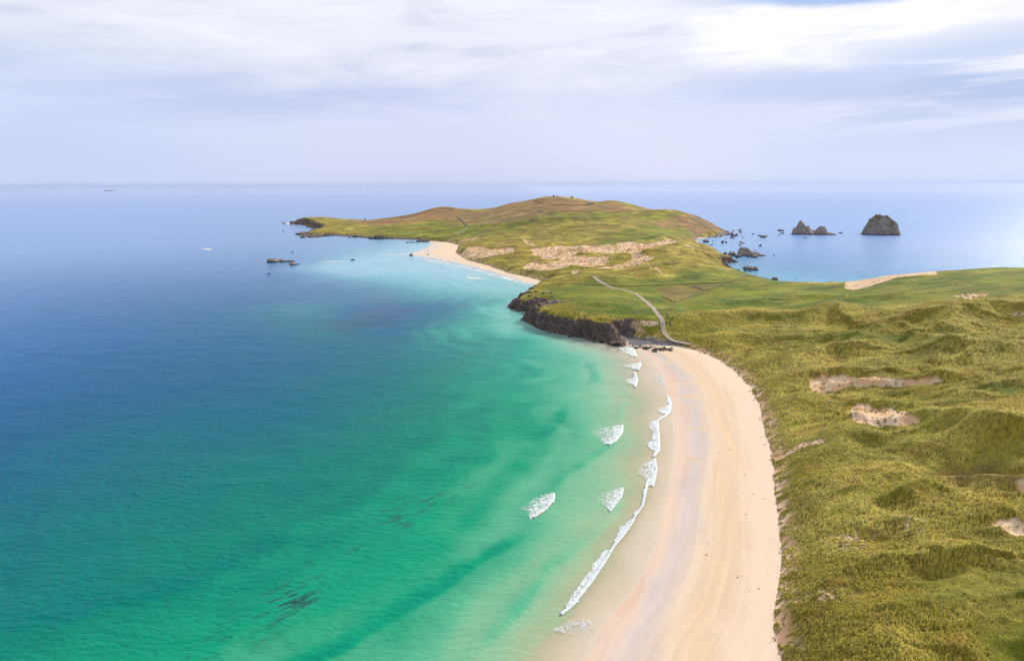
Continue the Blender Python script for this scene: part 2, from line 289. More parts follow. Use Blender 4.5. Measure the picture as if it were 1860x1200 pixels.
for pts, a, wd in RIDGES:
    pl = np.array([hit(*p) for p in pts])
    lo = pl.min(0) - wd * 4; hi = pl.max(0) + wd * 4
    m = (GX > lo[0]) & (GX < hi[0]) & (GY > lo[1]) & (GY < hi[1])
    xx = GX[m]; yy = GY[m]; wx = fbm(xx / (wd * 1.6), yy / (wd * 1.6), 2, 31) * wd * .5; wy = fbm(xx / (wd * 1.6), yy / (wd * 1.6), 2, 41) * wd * .5
    dd, sde, _ = segdist(xx + wx, yy + wy, pl)
    add[m] += a * ((1.7 if a > 0 else 1.15) if np.hypot(*pl.mean(0)) < 620 else 1.15) * np.exp(-np.abs(dd / (wd * (np.where(sde < 0, .75, 1.5) if a > 0 else 1))) ** (1.25 if a > 0 else 1.7))
ZU = ZU + add * sstep(D, 0, 8)
HC = compose(S, D, ZU, KB, KU)
print('relief', time.time() - T0)

# ------------------------------------------------------------------ object helpers
def tag(o, label=None, cat=None, group=None, kind=None):
    if label: o['label'] = label
    if cat: o['category'] = cat
    if group: o['group'] = group
    if kind: o['kind'] = kind
    return o
def mk(name, verts, faces, mats, attrs=None, smooth=True, parent=None, matidx=None):
    me = bpy.data.meshes.new(name); verts = np.asarray(verts, np.float32); faces = np.asarray(faces, np.int32)
    k = faces.shape[1]
    me.vertices.add(len(verts)); me.vertices.foreach_set('co', verts.ravel())
    me.loops.add(faces.size); me.loops.foreach_set('vertex_index', faces.ravel())
    me.polygons.add(len(faces)); me.polygons.foreach_set('loop_start', np.arange(0, faces.size, k, dtype=np.int32))
    me.polygons.foreach_set('use_smooth', np.full(len(faces), smooth, bool))
    if matidx is not None: me.polygons.foreach_set('material_index', np.asarray(matidx, np.int32))
    me.update(calc_edges=True)
    for nm, arr in (attrs or {}).items():
        arr = np.asarray(arr, np.float32)
        if arr.ndim == 1: a = me.attributes.new(nm, 'FLOAT', 'POINT'); a.data.foreach_set('value', arr)
        else:
            a = me.attributes.new(nm, 'FLOAT_COLOR', 'POINT')
            if arr.shape[1] == 3: arr = np.concatenate([arr, np.ones((len(arr), 1), np.float32)], 1)
            a.data.foreach_set('color', arr.ravel())
    for m_ in (mats if isinstance(mats, (list, tuple)) else [mats]): me.materials.append(m_)
    o = bpy.data.objects.new(name, me); col.objects.link(o)
    if parent is not None: o.parent = parent
    return o
def mat(name):
    m = bpy.data.materials.new(name); m.use_nodes = True; n = NT(m.node_tree); n.n.clear()
    o = n.new('ShaderNodeOutputMaterial'); b = n.new('ShaderNodeBsdfPrincipled'); n.l.new(b.outputs[0], o.inputs[0])
    g = n.new('ShaderNodeNewGeometry')
    return m, n, b, g.outputs['Position'], o
def attr(n, name, fac=False):
    a = n.new('ShaderNodeAttribute', attribute_name=name); return a.outputs['Fac' if fac else 'Color']
def bump(n, b, h, dist, strength=1.0):
    bn = n.new('ShaderNodeBump'); bn.inputs['Distance'].default_value = dist; n.set(bn.inputs['Strength'], strength); n.set(bn.inputs['Height'], h)
    n.l.new(bn.outputs[0], b.inputs['Normal'])

# land material: surface colour in 'tint', grassiness, rockiness and wetness as attributes
ML, n, b, pos, _ = mat('land_surface')
cc = attr(n, 'tint'); gr = attr(n, 'grass', True); rk = attr(n, 'rock', True); wt = attr(n, 'wet', True)
nf = n.noise(pos, 2.6, 5, 0.7); nm = n.noise(pos, 0.45, 4, 0.6); nb = n.noise(pos, 0.06, 4, 0.6)
va = n.math('MULTIPLY_ADD', n.math('SUBTRACT', nf, 0.5), n.math('MULTIPLY_ADD', gr, 1.2, 0.16), 1.0)
vb = n.math('MULTIPLY_ADD', n.math('SUBTRACT', nm, 0.5), n.math('MULTIPLY_ADD', gr, 0.7, 0.14), 1.0)
vb2 = n.math('MULTIPLY_ADD', n.math('SUBTRACT', nb, 0.5), n.math('MULTIPLY_ADD', gr, 0.7, 0.08), 1.0)
vv = n.math('MULTIPLY', n.math('MULTIPLY', va, vb), vb2)
mul = n.new('ShaderNodeVectorMath', operation='SCALE'); n.l.new(cc, mul.inputs[0]); n.set(mul.inputs['Scale'], vv)
# rock strata: slanting dark and pale beds
sepx = n.new('ShaderNodeSeparateXYZ'); n.l.new(pos, sepx.inputs[0])
st = n.math('ADD', n.math('ADD', n.math('MULTIPLY', sepx.outputs[0], 0.55), n.math('MULTIPLY', sepx.outputs[2], 1.0)), n.math('MULTIPLY', nm, 4.0))
cst = n.new('ShaderNodeCombineXYZ'); n.set(cst.inputs[0], st); n.set(cst.inputs[1], n.math('MULTIPLY', sepx.outputs[1], 0.15))
stn = n.noise(cst.outputs[0], 0.8, 5, 0.75)
rc = n.ramp(stn, [(0.34, (0.04, 0.03, 0.027)), (0.45, (0.09, 0.065, 0.05)), (0.55, (0.17, 0.125, 0.1)), (0.66, (0.32, 0.25, 0.20))])
n.l.new(n.mix(rk, mul.outputs[0], rc), b.inputs['Base Color'])
n.set(b.inputs['Roughness'], n.math('MULTIPLY_ADD', wt, -0.62, 0.85))
n.set(b.inputs['Specular IOR Level'], n.math('MULTIPLY_ADD', wt, 0.85, 0.18))
hh = n.math('ADD', n.math('MULTIPLY', n.math('MULTIPLY', nf, gr), 0.5), n.math('ADD', n.math('MULTIPLY', n.math('MULTIPLY', nm, n.math('MAXIMUM', gr, rk)), 1.2), n.math('MULTIPLY', n.math('MULTIPLY', stn, rk), 3.0)))
hh = n.math('ADD', hh, n.math('MULTIPLY', nf, .12))
bump(n, b, hh, 0.9, 0.8)

MR, n, b, pos, _ = mat('dark_rock')
t_ = n.new('ShaderNodeTexCoord'); sepx = n.new('ShaderNodeSeparateXYZ'); n.l.new(pos, sepx.inputs[0])
nm = n.noise(pos, 0.35, 5, 0.65)
st = n.math('ADD', n.math('ADD', n.math('MULTIPLY', sepx.outputs[0], 0.5), n.math('MULTIPLY', sepx.outputs[2], 0.9)), n.math('MULTIPLY', nm, 5.0))
cst = n.new('ShaderNodeCombineXYZ'); n.set(cst.inputs[0], st); n.set(cst.inputs[1], n.math('MULTIPLY', sepx.outputs[1], 0.2))
stn = n.noise(cst.outputs[0], 0.7, 6, 0.75)
rc = n.ramp(stn, [(0.34, (0.04, 0.03, 0.027)), (0.44, (0.17, 0.135, 0.11)), (0.53, (0.32, 0.26, 0.21)), (0.64, (0.52, 0.44, 0.37))])
wetl = n.smooth(sepx.outputs[2], 0.6, 2.6)
rc2 = n.mix(wetl, (0.02, 0.017, 0.017), rc)
gz = n.new('ShaderNodeNewGeometry'); sn = n.new('ShaderNodeSeparateXYZ'); n.l.new(gz.outputs['Normal'], sn.inputs[0])
gm = n.math('MULTIPLY', n.math('MULTIPLY', n.smooth(sn.outputs[2], 0.3, 0.6), n.smooth(n.noise(pos, 0.09, 4), 0.36, 0.5)), attr(n, 'turf', True))
n.l.new(n.mix(gm, rc2, (0.085, 0.11, 0.03)), b.inputs['Base Color'])
b.inputs['Roughness'].default_value = 0.75; b.inputs['Specular IOR Level'].default_value = 0.3
bump(n, b, n.math('ADD', stn, n.math('MULTIPLY', nm, 0.7)), 1.2, 0.9)

# marram tufts
MT, n, b, pos, _ = mat('marram_blades')
n.l.new(attr(n, 'tint'), b.inputs['Base Color']); b.inputs['Roughness'].default_value = 0.7; b.inputs['Specular IOR Level'].default_value = 0.25

# track
MTR, n, b, pos, _ = mat('track_gravel')
nf = n.noise(pos, 0.9, 5, 0.7)
tm = attr(n, 'tracks', True)
n.l.new(n.mix(tm, n.ramp(nf, [(0.3, (0.30, 0.24, 0.18)), (0.7, (0.52, 0.43, 0.34))]), (0.15, 0.14, 0.06)), b.inputs['Base Color']); b.inputs['Roughness'].default_value = 0.95; bump(n, b, nf, 0.2)

# foam
MF, n, b, pos, _ = mat('sea_foam')
nf = n.noise(pos, 1.6, 5, 0.7)
n.l.new(n.ramp(nf, [(0.3, (0.45, 0.56, 0.54)), (0.6, (0.78, 0.81, 0.80))]), b.inputs['Base Color']); b.inputs['Roughness'].default_value = 0.8; n.set(b.inputs['Alpha'], attr(n, 'cover', True)); bump(n, b, nf, 0.25)

MW, n, b, pos, _ = mat('dry_stone')
nf = n.noise(pos, 1.2, 5, 0.7); n.l.new(n.ramp(nf, [(0.3, (0.08, 0.085, 0.04)), (0.7, (0.19, 0.18, 0.10))]), b.inputs['Base Color']); b.inputs['Roughness'].default_value = 0.95; bump(n, b, nf, 0.3)
def plain(name, c, rough=0.8, var=0.3, scale=1.0):
    m, n, b, pos, _ = mat(name); nf = n.noise(pos, scale, 4, 0.6)
    n.l.new(n.ramp(nf, [(0.3, tuple(x * (1 - var) for x in c)), (0.7, tuple(min(1, x * (1 + var)) for x in c))]), b.inputs['Base Color']); b.inputs['Roughness'].default_value = rough
    return m
MCON = plain('weathered_concrete', (0.16, 0.155, 0.15)); MWHT = plain('whitewash', (0.75, 0.74, 0.70), 0.7, 0.08); MSLT = plain('slate_roof', (0.09, 0.09, 0.10)); MDRK = plain('dark_opening', (0.012, 0.012, 0.014), 0.4)

# ------------------------------------------------------------------ land at full resolution
def steps(a): # [(r0, dlnr), (r1, dlnr) ..., r_end]
    out = []
    for (r0, st), nx in zip(a[:-1], a[1:]):
        r1 = nx[0] if isinstance(nx, tuple) else nx
        out.append(np.arange(math.log(r0), math.log(r1), st))
    return np.concatenate(out)
FU = np.arange(R(-20), R(50), R(0.062)); FV = steps([(100, .0026), (240, .0020), (430, .00105), (780, .0016), (2700, .02), 3500])
u, v = np.meshgrid(FU, FV, indexing='ij'); nu, nv = u.shape
r = np.exp(v); x = (r * np.sin(u)).astype(np.float64); y = r * np.cos(u)
kb0 = samp(KB, u, v); rocky = sstep(kb0, .13, .28)
wamp = 0.7 + 3.2 * rocky
wl = 5 + 9 * rocky + r / 150
wx = fbm(x / 6.5, y / 6.5, 4, 51) * wamp * (1 + r / 900); wy = fbm(x / 6.5, y / 6.5, 4, 61) * wamp * (1 + r / 900)
x2 = x + wx; y2 = y + wy; u2 = np.arctan2(x2, y2); v2 = np.log(np.hypot(x2, y2))
s0 = samp(S, u, v); 
s = np.where(rocky > 0.01, samp(S, u2, v2), samp(S, u, v)); d = samp(D, u2, v2); zu = samp(ZU, u, v); zbase = samp(ZU0, u, v); kb = kb0; ku = samp(KU, u2, v2)
print('grid', u.shape, time.time() - T0)
z = compose(s, d, zu, kb, ku)
inl = d > 0
# cliff zone
cl = sstep(ku, .75, 1.1) * (1 - sstep(ku * d - (zu - 0.5), -1.0, 1.5)) * (d > -1)
cl = np.maximum(cl, rocky * (1 - sstep(d, 0.5, 3)) * (s > -4))
hr = ridged((x * .8 + y * .3) / 5, (y - .3 * x) / 9, 4, 71) - .5
z = z + cl * (hr * 3.4 + fbm(x / 2.2, y / 2.2, 3, 77) * .8) * sstep(s, -6, 3)
z = z + inl * (1 - cl) * fbm(x / 9, y / 9, 3, 81) * 0.5 * sstep(d, 1, 6)

IMG = lambda o, k, pts: [(o[0] + a / k, o[1] + c_ / k) for a, c_ in pts]
z3 = lambda *p: IMG((1360, 330), 3.72, p); z7 = lambda *p: IMG((820, 400), 4.227, p); z4 = lambda *p: IMG((900, 560), 3.72, p); z2 = lambda *p: IMG((900, 330), 3.72, p)
def patch(poly, soft=1.0, rough=1.0, seed=0, inset=0.0):
    pl = np.array([hit(*p) for p in poly]); lo = pl.min(0) - 10; hi = pl.max(0) + 10
    m = (x > lo[0]) & (x < hi[0]) & (y > lo[1]) & (y < hi[1]); res = np.zeros_like(x)
    if m.any():
        xx, yy = x[m], y[m]; k = rough
        dd = segdist(xx + fbm(xx / (3 * k), yy / (3 * k), 3, seed + 1) * k * 1.5, yy + fbm(xx / (3 * k), yy / (3 * k), 3, seed + 2) * k * 1.5, pl, True)[0]
        res[m] = sstep(dd - inset, -soft * .5, soft * .5)
    return res
SAND = [(z5((410, 490), (500, 455), (640, 450), (830, 460), (1000, 470), (1080, 490), (1200, 475), (1320, 490), (1200, 520), (1000, 528), (700, 530), (430, 555)), .8, .8, .85),
 (z5((670, 700), (730, 645), (800, 650), (950, 670), (1070, 710), (1150, 750), (1150, 775), (1000, 795), (860, 795), (740, 780), (700, 740)), .8, .8, .9),
 (z3((650, 705), (700, 670), (800, 645), (950, 628), (1110, 605), (1220, 610), (1270, 625), (1150, 632), (1000, 650), (900, 680), (800, 710), (700, 730), (655, 722)), 1.5, 1.5, .8),
 (z3((1370, 770), (1450, 757), (1630, 755), (1600, 775), (1500, 800), (1420, 780)), 1, 1, .7), (z3((1740, 900), (1800, 880), (1860, 875), (2000, 880), (1860, 905), (1790, 910)), 1, 1, .6),
 (z5((300, 950), (360, 905), (520, 880), (510, 910), (400, 925), (330, 960), (260, 1000), (180, 1040), (150, 1000), (240, 985)), .6, .6, .8),
 (z6((1560, 330), (1640, 300), (1780, 300), (1780, 385), (1700, 390), (1640, 350)), .8, .8, .8), (z6((1700, 60), (1800, 20), (1800, 130), (1720, 100)), .8, .8, .7),
 (z4((860, 90), (950, 78), (1090, 85), (1110, 110), (1040, 115), (960, 120), (1010, 165), (950, 150), (900, 120)), 1.5, 1.5, .75),
 (z7((90, 270), (140, 210), (230, 215), (460, 230), (420, 255), (300, 275), (190, 288)), 3, 3, .85),
 (z7((640, 225), (850, 200), (1080, 200), (1100, 215), (1260, 200), (1360, 180), (1450, 185), (1600, 180), (1690, 150), (1720, 165), (1560, 205), (1420, 245), (1100, 245), (950, 252), (860, 282), (720, 295), (650, 262)), 3, 3, .9),
 (z7((580, 355), (620, 330), (740, 342), (870, 290), (960, 278), (1190, 285), (1150, 342), (830, 370), (740, 378), (620, 368)), 3, 3, .9),
 (z7((1160, 365), (1290, 350), (1420, 310), (1420, 265), (1530, 290), (1480, 322), (1400, 348), (1250, 372)), 3, 2.5, .8), (z7((925, 390), (985, 388), (960, 412), (930, 412)), 2, 2, .8), (z7((60, 165), (130, 140), (200, 128), (215, 140), (120, 160)), 3, 3, .6),
 (z7((545, 138), (600, 165), (645, 205), (600, 185)), 2, 1.5, .8), (z7((1495, 318), (1580, 370), (1665, 435), (1570, 375)), 2, 1.0, .9), (z7((1770, 178), (1860, 205), (1890, 222), (1800, 200)), 2, 2, .7)]
sand = np.zeros_like(x)
for i, (pl, so, ro, st) in enumerate(SAND): sand = np.maximum(sand, patch(pl, so, ro, i * 3, -5.0 if 9 <= i <= 12 else 0) * st)
# scoop the blowouts out
z = z - sand * .2 * inl * (r < 620)
web = patch(z6((480, 430), (560, 360), (800, 360), (850, 400), (760, 520), (520, 480)), 3, 2, 90) + .6 * patch(z6((960, 300), (1150, 280), (1150, 400), (1000, 400)), 3, 2, 91) + .8 * patch(z6((150, 250), (235, 250), (260, 470), (200, 470)), 2, 2, 92) + .7 * patch(z6((230, 830), (700, 770), (700, 830), (250, 850)), 2, 2, 93) + .9 * patch(z5((60, 640), (130, 640), (300, 960), (200, 1010), (90, 800)), 3, 2, 94)
lines = 1 - np.abs(fbm(x / 3.2, y / 3.2, 3, 95)) * 6
sand = np.maximum(sand, np.clip(web, 0, 1) * sstep(lines, .25, .8) * .9)
# fringe of sand blown into the edge of the grass
fr = (1 - sstep(d, 0.5, 5 + r / 200)) * (rocky < .3) * (r < 1300)
fn = fbm(x / 2.4, y / 2.4, 4, 97)
sand = np.where(inl, np.maximum(sand, fr * sstep(fn, -.15, .25) * .95), sand)
sfar = sstep(r, 650, 760); sand = np.where(inl, sand * (1 - .3 * sfar * sstep(fbm(x / 9, y / 9, 4, 187, .65), .02, .3)), sand)
sand = np.where(inl, np.clip(sand, 0, 1), 1.0)

lawn = np.clip(patch([(1010,525),(1080,503),(1200,507),(1380,503),(1440,514),(1540,514),(1700,497),(1860,483),(2200,484),(2300,540),(1860,530),(1700,545),(1560,560),(1450,560),(1350,556),(1250,566),(1215,602),(1195,602),(1150,575),(1100,570),(960,572),(945,555),(960,545),(990,522)], 16, 10, 101), 0, 1)
lawn = np.maximum(lawn, patch([(640,427),(700,412),(780,404),(850,396),(900,402),(1000,384),(1050,380),(1140,390),(1250,393),(1160,400),(1050,402),(950,414),(880,430),(800,434),(700,432)], 50, 20, 103) * .85)
lawn = np.maximum(lawn, patch([(1080,447),(1100,427),(1150,415),(1185,408),(1262,420),(1262,432),(1180,438)], 20, 10, 105) * .95)
rel = zu - zbase
near = 1 - sstep(r, 600, 760)
val = sstep(-rel + fbm(x / 18, y / 18, 4, 107) * 2.2, 0.4, 2.6) * near
lawn = np.maximum(lawn, val * .8)
for q in [z5((600, 170), (800, 160), (1250, 190), (1300, 290), (1150, 240), (900, 215), (650, 225)), z6((1000, 680), (1300, 600), (1700, 560), (1900, 1200), (1500, 1250), (1400, 800), (1000, 800)), z6((450, 330), (650, 230), (900, 170), (1150, 80), (1050, 20), (700, 190)), z5((850, 620), (1000, 640), (1250, 780), (1170, 790), (1000, 680)), z5((1500, 980), (1750, 900), (1860, 900), (1860, 1000), (1700, 1000)), z5((0, 60), (300, 50), (520, 40), (300, 90), (0, 100))]:
    lawn = np.maximum(lawn, patch(q, 8, 4, 111) * .75)
heath = patch([(640,400),(700,398),(775,380),(850,384),(930,366),(990,352),(1130,362),(1165,384),(1100,386),(1000,388),(900,406),(780,402),(700,410),(650,410)], 60, 25, 115) * .85
heath = np.maximum(heath, patch([(1222,398),(1245,390),(1282,394),(1318,422),(1262,433),(1242,412)], 14, 8, 117))
heath = np.maximum(heath, patch([(1180,404),(1225,398),(1240,412),(1200,414)], 14, 8, 118) * .7)
heath = np.maximum(heath, patch(z2((1080, 710), (1330, 700), (1560, 690), (1420, 740), (1215, 810), (1110, 760)), 6, 3, 119) * .5)
heath = np.maximum(heath, patch(z6((1150, -20), (1350, -60), (1700, 0), (1720, 60), (1450, 90), (1250, 60)), 5, 3, 120) * .6)

rock = np.clip(cl * sstep(fbm(x / 5, y / 5, 3, 123) + 1.6 * cl, .35, .8), 0, 1)
for q in [IMG((900, 520), 5.47, [(400, 190), (590, 150), (760, 160), (600, 175), (420, 225)]), IMG((900, 520), 5.47, [(330, 130), (450, 105), (580, 115), (400, 170)])]:
    rock = np.maximum(rock, patch(q, 3, 3, 124))
peb = patch(IMG((900, 520), 5.47, [(1230, 490), (1450, 520), (1860, 555), (1880, 575), (1620, 580), (1330, 560), (1240, 520)]), 1.5, 1.5, 125)
peb = np.maximum(peb, patch([(1258, 431), (1300, 426), (1322, 423), (1322, 429), (1290, 433), (1262, 437)], 8, 4, 126))
rock = rock * (1 - sand * (rocky < .3)) * (1 - .8 * peb)

mar = np.clip(1 - lawn - heath * .6, 0, 1) * (1 - np.clip(sand * 1.1, 0, 1)) * (1 - rock) * inl
# tussock relief
f1, f2, cid = worley(x / 1.0 + fbm(x / 3, y / 3, 2, 131) * .8, y / .85 + fbm(x / 4, y / 4, 2, 132) * .8, 133)
tus = np.clip(f2 - f1, 0, .38) / .38
g1, g2, gid = worley(x / .68 + fbm(x / 2, y / 2, 2, 134) * .9, y / .58 + fbm(x / 3, y / 3, 2, 136) * .9, 138)
nb_ = 1 - sstep(r, 230, 330); tus = tus * (1 - nb_) + np.clip(g2 - g1, 0, .38) / .38 * nb_; cid = cid * (1 - nb_) + gid * nb_; del g1, g2, gid
tfade = 1 - sstep(r, 420, 700)
dens = np.clip(mar + .35 * lawn * inl * (1 - sand), 0, 1)
z = z + tfade * dens * (tus * .30 + cid * .16)
f1b, f2b, cidb = worley(x / 2.6, y / 2.2, 135)
z = z + sstep(r, 300, 480) * mar * (np.clip(f2b - f1b, 0, .6) + .3 * cidb) * .75 * (r < 1400)
rel_f = sstep(fbm(x / 14, y / 14, 4, 137), -.3, .4)

# colours
def C3(a): return np.array(a, np.float32)
def mix(a, b_, f): return a + (b_ - a) * f[..., None]
c_mar = mix(C3((.295, .24, .022)), C3((.475, .39, .07)), sstep(fbm(x / 20, y / 20, 4, 141), -.4, .5))
c_mar = mix(c_mar, C3((.23, .22, .025)), .7 * sstep(fbm(x / 45, y / 30, 3, 143), 0.0, .5))
c_mar = mix(c_mar, C3((.36, .20, .035)), .5 * sstep(fbm(x / 9, y / 7, 3, 144), .2, .6))
c_mar = mix(c_mar, C3((.09, .07, .012)), (1 - sstep(tus, .1, .75)) * tfade * .8)  # shade in the gaps between tussocks painted into the grass colour
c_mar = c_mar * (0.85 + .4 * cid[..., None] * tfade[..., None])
far_t = np.clip(f2b - f1b, 0, .6) / .6; c_mar = c_mar * (1 - (1 - tfade) * (1 - sstep(far_t, 0, .6)) * .5 * (r < 1500) + (1 - tfade) * .25 * cidb * (r < 1500))[..., None]  # same painted gap shade for the coarser far tussocks
c_lawn = mix(C3((.085, .13, .006)), C3((.20, .215, .012)), sstep(fbm(x / 30, y / 22, 4, 145), -.5, .5))
c_lawn = mix(c_lawn, C3((.28, .22, .03)), .55 * sstep(fbm(x / 12, y / 6, 4, 147), .05, .5))
c_heath = mix(C3((.22, .125, .045)), C3((.33, .185, .075)), sstep(fbm(x / 40, y / 30, 4, 149), -.4, .4))
c_heath = mix(c_heath, C3((.13, .13, .045)), .6 * sstep(fbm(x / 60, y / 40, 4, 151), 0.05, .4))
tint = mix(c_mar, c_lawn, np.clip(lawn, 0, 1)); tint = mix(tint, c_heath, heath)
mot = fbm(x / 22, y / 16, 5, 181, .62) * sstep(r, 450, 800)
tint = tint * (1 + .75 * mot)[..., None]; tint = mix(tint, C3((.20, .115, .045)), .55 * sstep(fbm(x / 30, y / 22, 5, 183, .6), .05, .35) * sstep(r, 600, 900))
# the two right-hand dark slopes of heather-brown grass
# beach: bands between the water's edge and the dune foot
tb = np.clip(s / np.maximum(s - d, 1e-3), 0, 1.2)
wob = fbm(x / 10, y / 26, 4, 153) * .10
tt = tb + wob
dry = C3((.70, .54, .39)); org = C3((.69, .505, .325)); pale = C3((.73, .57, .42)); wetc = C3((.57, .475, .43)); buff = C3((.66, .50, .34))  # wetc: wet sand with its lilac sky sheen painted in
cb = mix(mix(np.broadcast_to(C3((.65, .485, .36)), x.shape + (3,)), wetc, sstep(tt, .04, .2)), buff, sstep(tt, .12, .42))
cb = mix(cb, org, sstep(tt, .44, .52) * (1 - sstep(tt, .56, .68)) * .8)
cb = mix(cb, pale, sstep(tt, .62, .82))
strk = fbm(s / 1.0, (x + y) / 45, 5, 155, .65); cb = cb * (1 + .11 * strk * (1 - sstep(tt, .7, .9)))[..., None]
cb = mix(cb, C3((.60, .36, .22)), .4 * sstep(fbm(s / 5, (x + y) / 40, 3, 157), .15, .5) * (1 - sstep(tt, .1, .35)))
wet = (.30 * (1 - sstep(tt, .0, .3)) + np.exp(-((tt - .27) / .13) ** 2)) * (s > -1) * (kb < .12)
wet = np.clip(wet * 1.0 + .35 * (1 - sstep(tt, .36, .5)) * sstep(fbm(x / 9, y / 30, 3, 159), .0, .3) * (kb < .12), 0, 1)
wet = np.where(inl, 0, wet)
bars = sstep(fbm(x / 14, y / 5, 4, 161), .02, .45) * (1 - sstep(tt, .3, .42)) * sstep(tt, .06, .14) * (r > 260)
cb = mix(cb, C3((.62, .42, .24)), bars * .45); wet = wet * (1 - .6 * bars)
spk = worley(x / 5.5, y / 5.5, 171); cb = mix(cb, C3((.16, .11, .06)), (spk[0] < .022 + .05 * sstep(fbm(x / 30, y / 60, 2, 172), 0, .4)) * (spk[2] > .8) * (r < 420) * sstep(tt, .3, .45) * .8)
farb = (r > 720)
cb = mix(cb, C3((.72, .56, .39)), farb * .75)
c_sand_up = mix(np.broadcast_to(C3((.74, .45, .255)), x.shape + (3,)), C3((.84, .62, .42)), sstep(fbm(x / 5, y / 5, 4, 163), -.3, .4))
sk1 = worley(x / (1.1 + r / 420), y / (1.5 + r / 420), 191); c_sand_up = mix(c_sand_up, C3((.17, .13, .035)), (sk1[0] < .27) * (sk1[2] > .35 + .4 * sstep(r, 640, 760)) * sstep(fbm(x / 8, y / 8, 3, 193), -.25, .1) * .85)
c_sand = np.where(inl[..., None], c_sand_up, cb)
tint = mix(tint, c_sand, sand)
under = (s < 0)
tint = np.where(under[..., None], C3((.62, .52, .40)), tint)
tint = mix(tint, C3((.20, .18, .185)), peb * .85)
grass = np.clip((1 - sand) * (1 - rock), 0, 1) * inl
rock = np.clip(rock + .25 * peb, 0, 1) * (s > -3)
# split the sheet into named pieces of ground
def quads(mask):
    idx = np.arange(nu * nv).reshape(nu, nv)
    f = np.stack([idx[:-1, :-1], idx[1:, :-1], idx[1:, 1:], idx[:-1, 1:]], -1)[mask]
    return f
cs = s[:-1, :-1]; cd = d[:-1, :-1]; cr = r[:-1, :-1]; crk = rocky[:-1, :-1]; cx_ = x[:-1, :-1]; cy_ = y[:-1, :-1]
keep = (cs > -70) & ~((cr > 1200) & (cs < -6))
isb = (cd < 0) & (crk < .5)
headl = cy_ > (520 + (cx_ - 70) * -1.0)
regions = {'beach': keep & isb & (cr < 560), 'far_beach': keep & isb & (cr >= 560),
           'dunes': keep & ~isb & (cr < 1e9) & (cx_ > 60) & (cy_ < np.interp(cx_, [60, 118, 200, 330], [430, 470, 640, 1100])), }
regions['headland'] = keep & ~isb & ~regions['dunes']
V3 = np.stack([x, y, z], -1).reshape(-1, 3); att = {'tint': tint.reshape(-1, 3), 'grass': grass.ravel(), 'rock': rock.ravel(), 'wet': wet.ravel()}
LAND = []
for nm_, mk_ in regions.items():
    f = quads(mk_); 
    if not len(f): continue
    ids, inv = np.unique(f, return_inverse=True); f = inv.reshape(f.shape)
    o = mk(nm_, V3[ids], f, ML, {k: a[ids] for k, a in att.items()}); tag(o, kind='structure'); LAND.append(o)
print('land', time.time() - T0)
def zfull(xx, yy):
    uu = np.arctan2(xx, yy); vv_ = np.log(np.hypot(xx, yy))
    i = np.clip(((uu - FU[0]) / (FU[1] - FU[0])).astype(int), 0, nu - 2); j = np.clip(np.searchsorted(FV, vv_) - 1, 0, nv - 2)
    fu = np.clip((uu - FU[i]) / (FU[1] - FU[0]), 0, 1); fv = np.clip((vv_ - FV[j]) / (FV[j + 1] - FV[j]), 0, 1)
    return (z[i, j] * (1 - fu) + z[i + 1, j] * fu) * (1 - fv) + (z[i, j + 1] * (1 - fu) + z[i + 1, j + 1] * fu) * fv
HF = z
def hitf(px, py):
    d_ = pray(px, py); hl = math.hypot(d_[0], d_[1]); t = np.exp(np.linspace(math.log(105), math.log(3300), 6000)); uu = math.atan2(d_[0], d_[1])
    zz = CH + d_[2] * t / hl; g = np.maximum(zfull(t * math.sin(uu), t * math.cos(uu)), 0); k = np.nonzero(zz <= g)[0]; k = k[0] if len(k) else int(np.argmin(np.abs(zz - g)))
    return (t[k] * math.sin(uu), t[k] * math.cos(uu), float(g[k]))

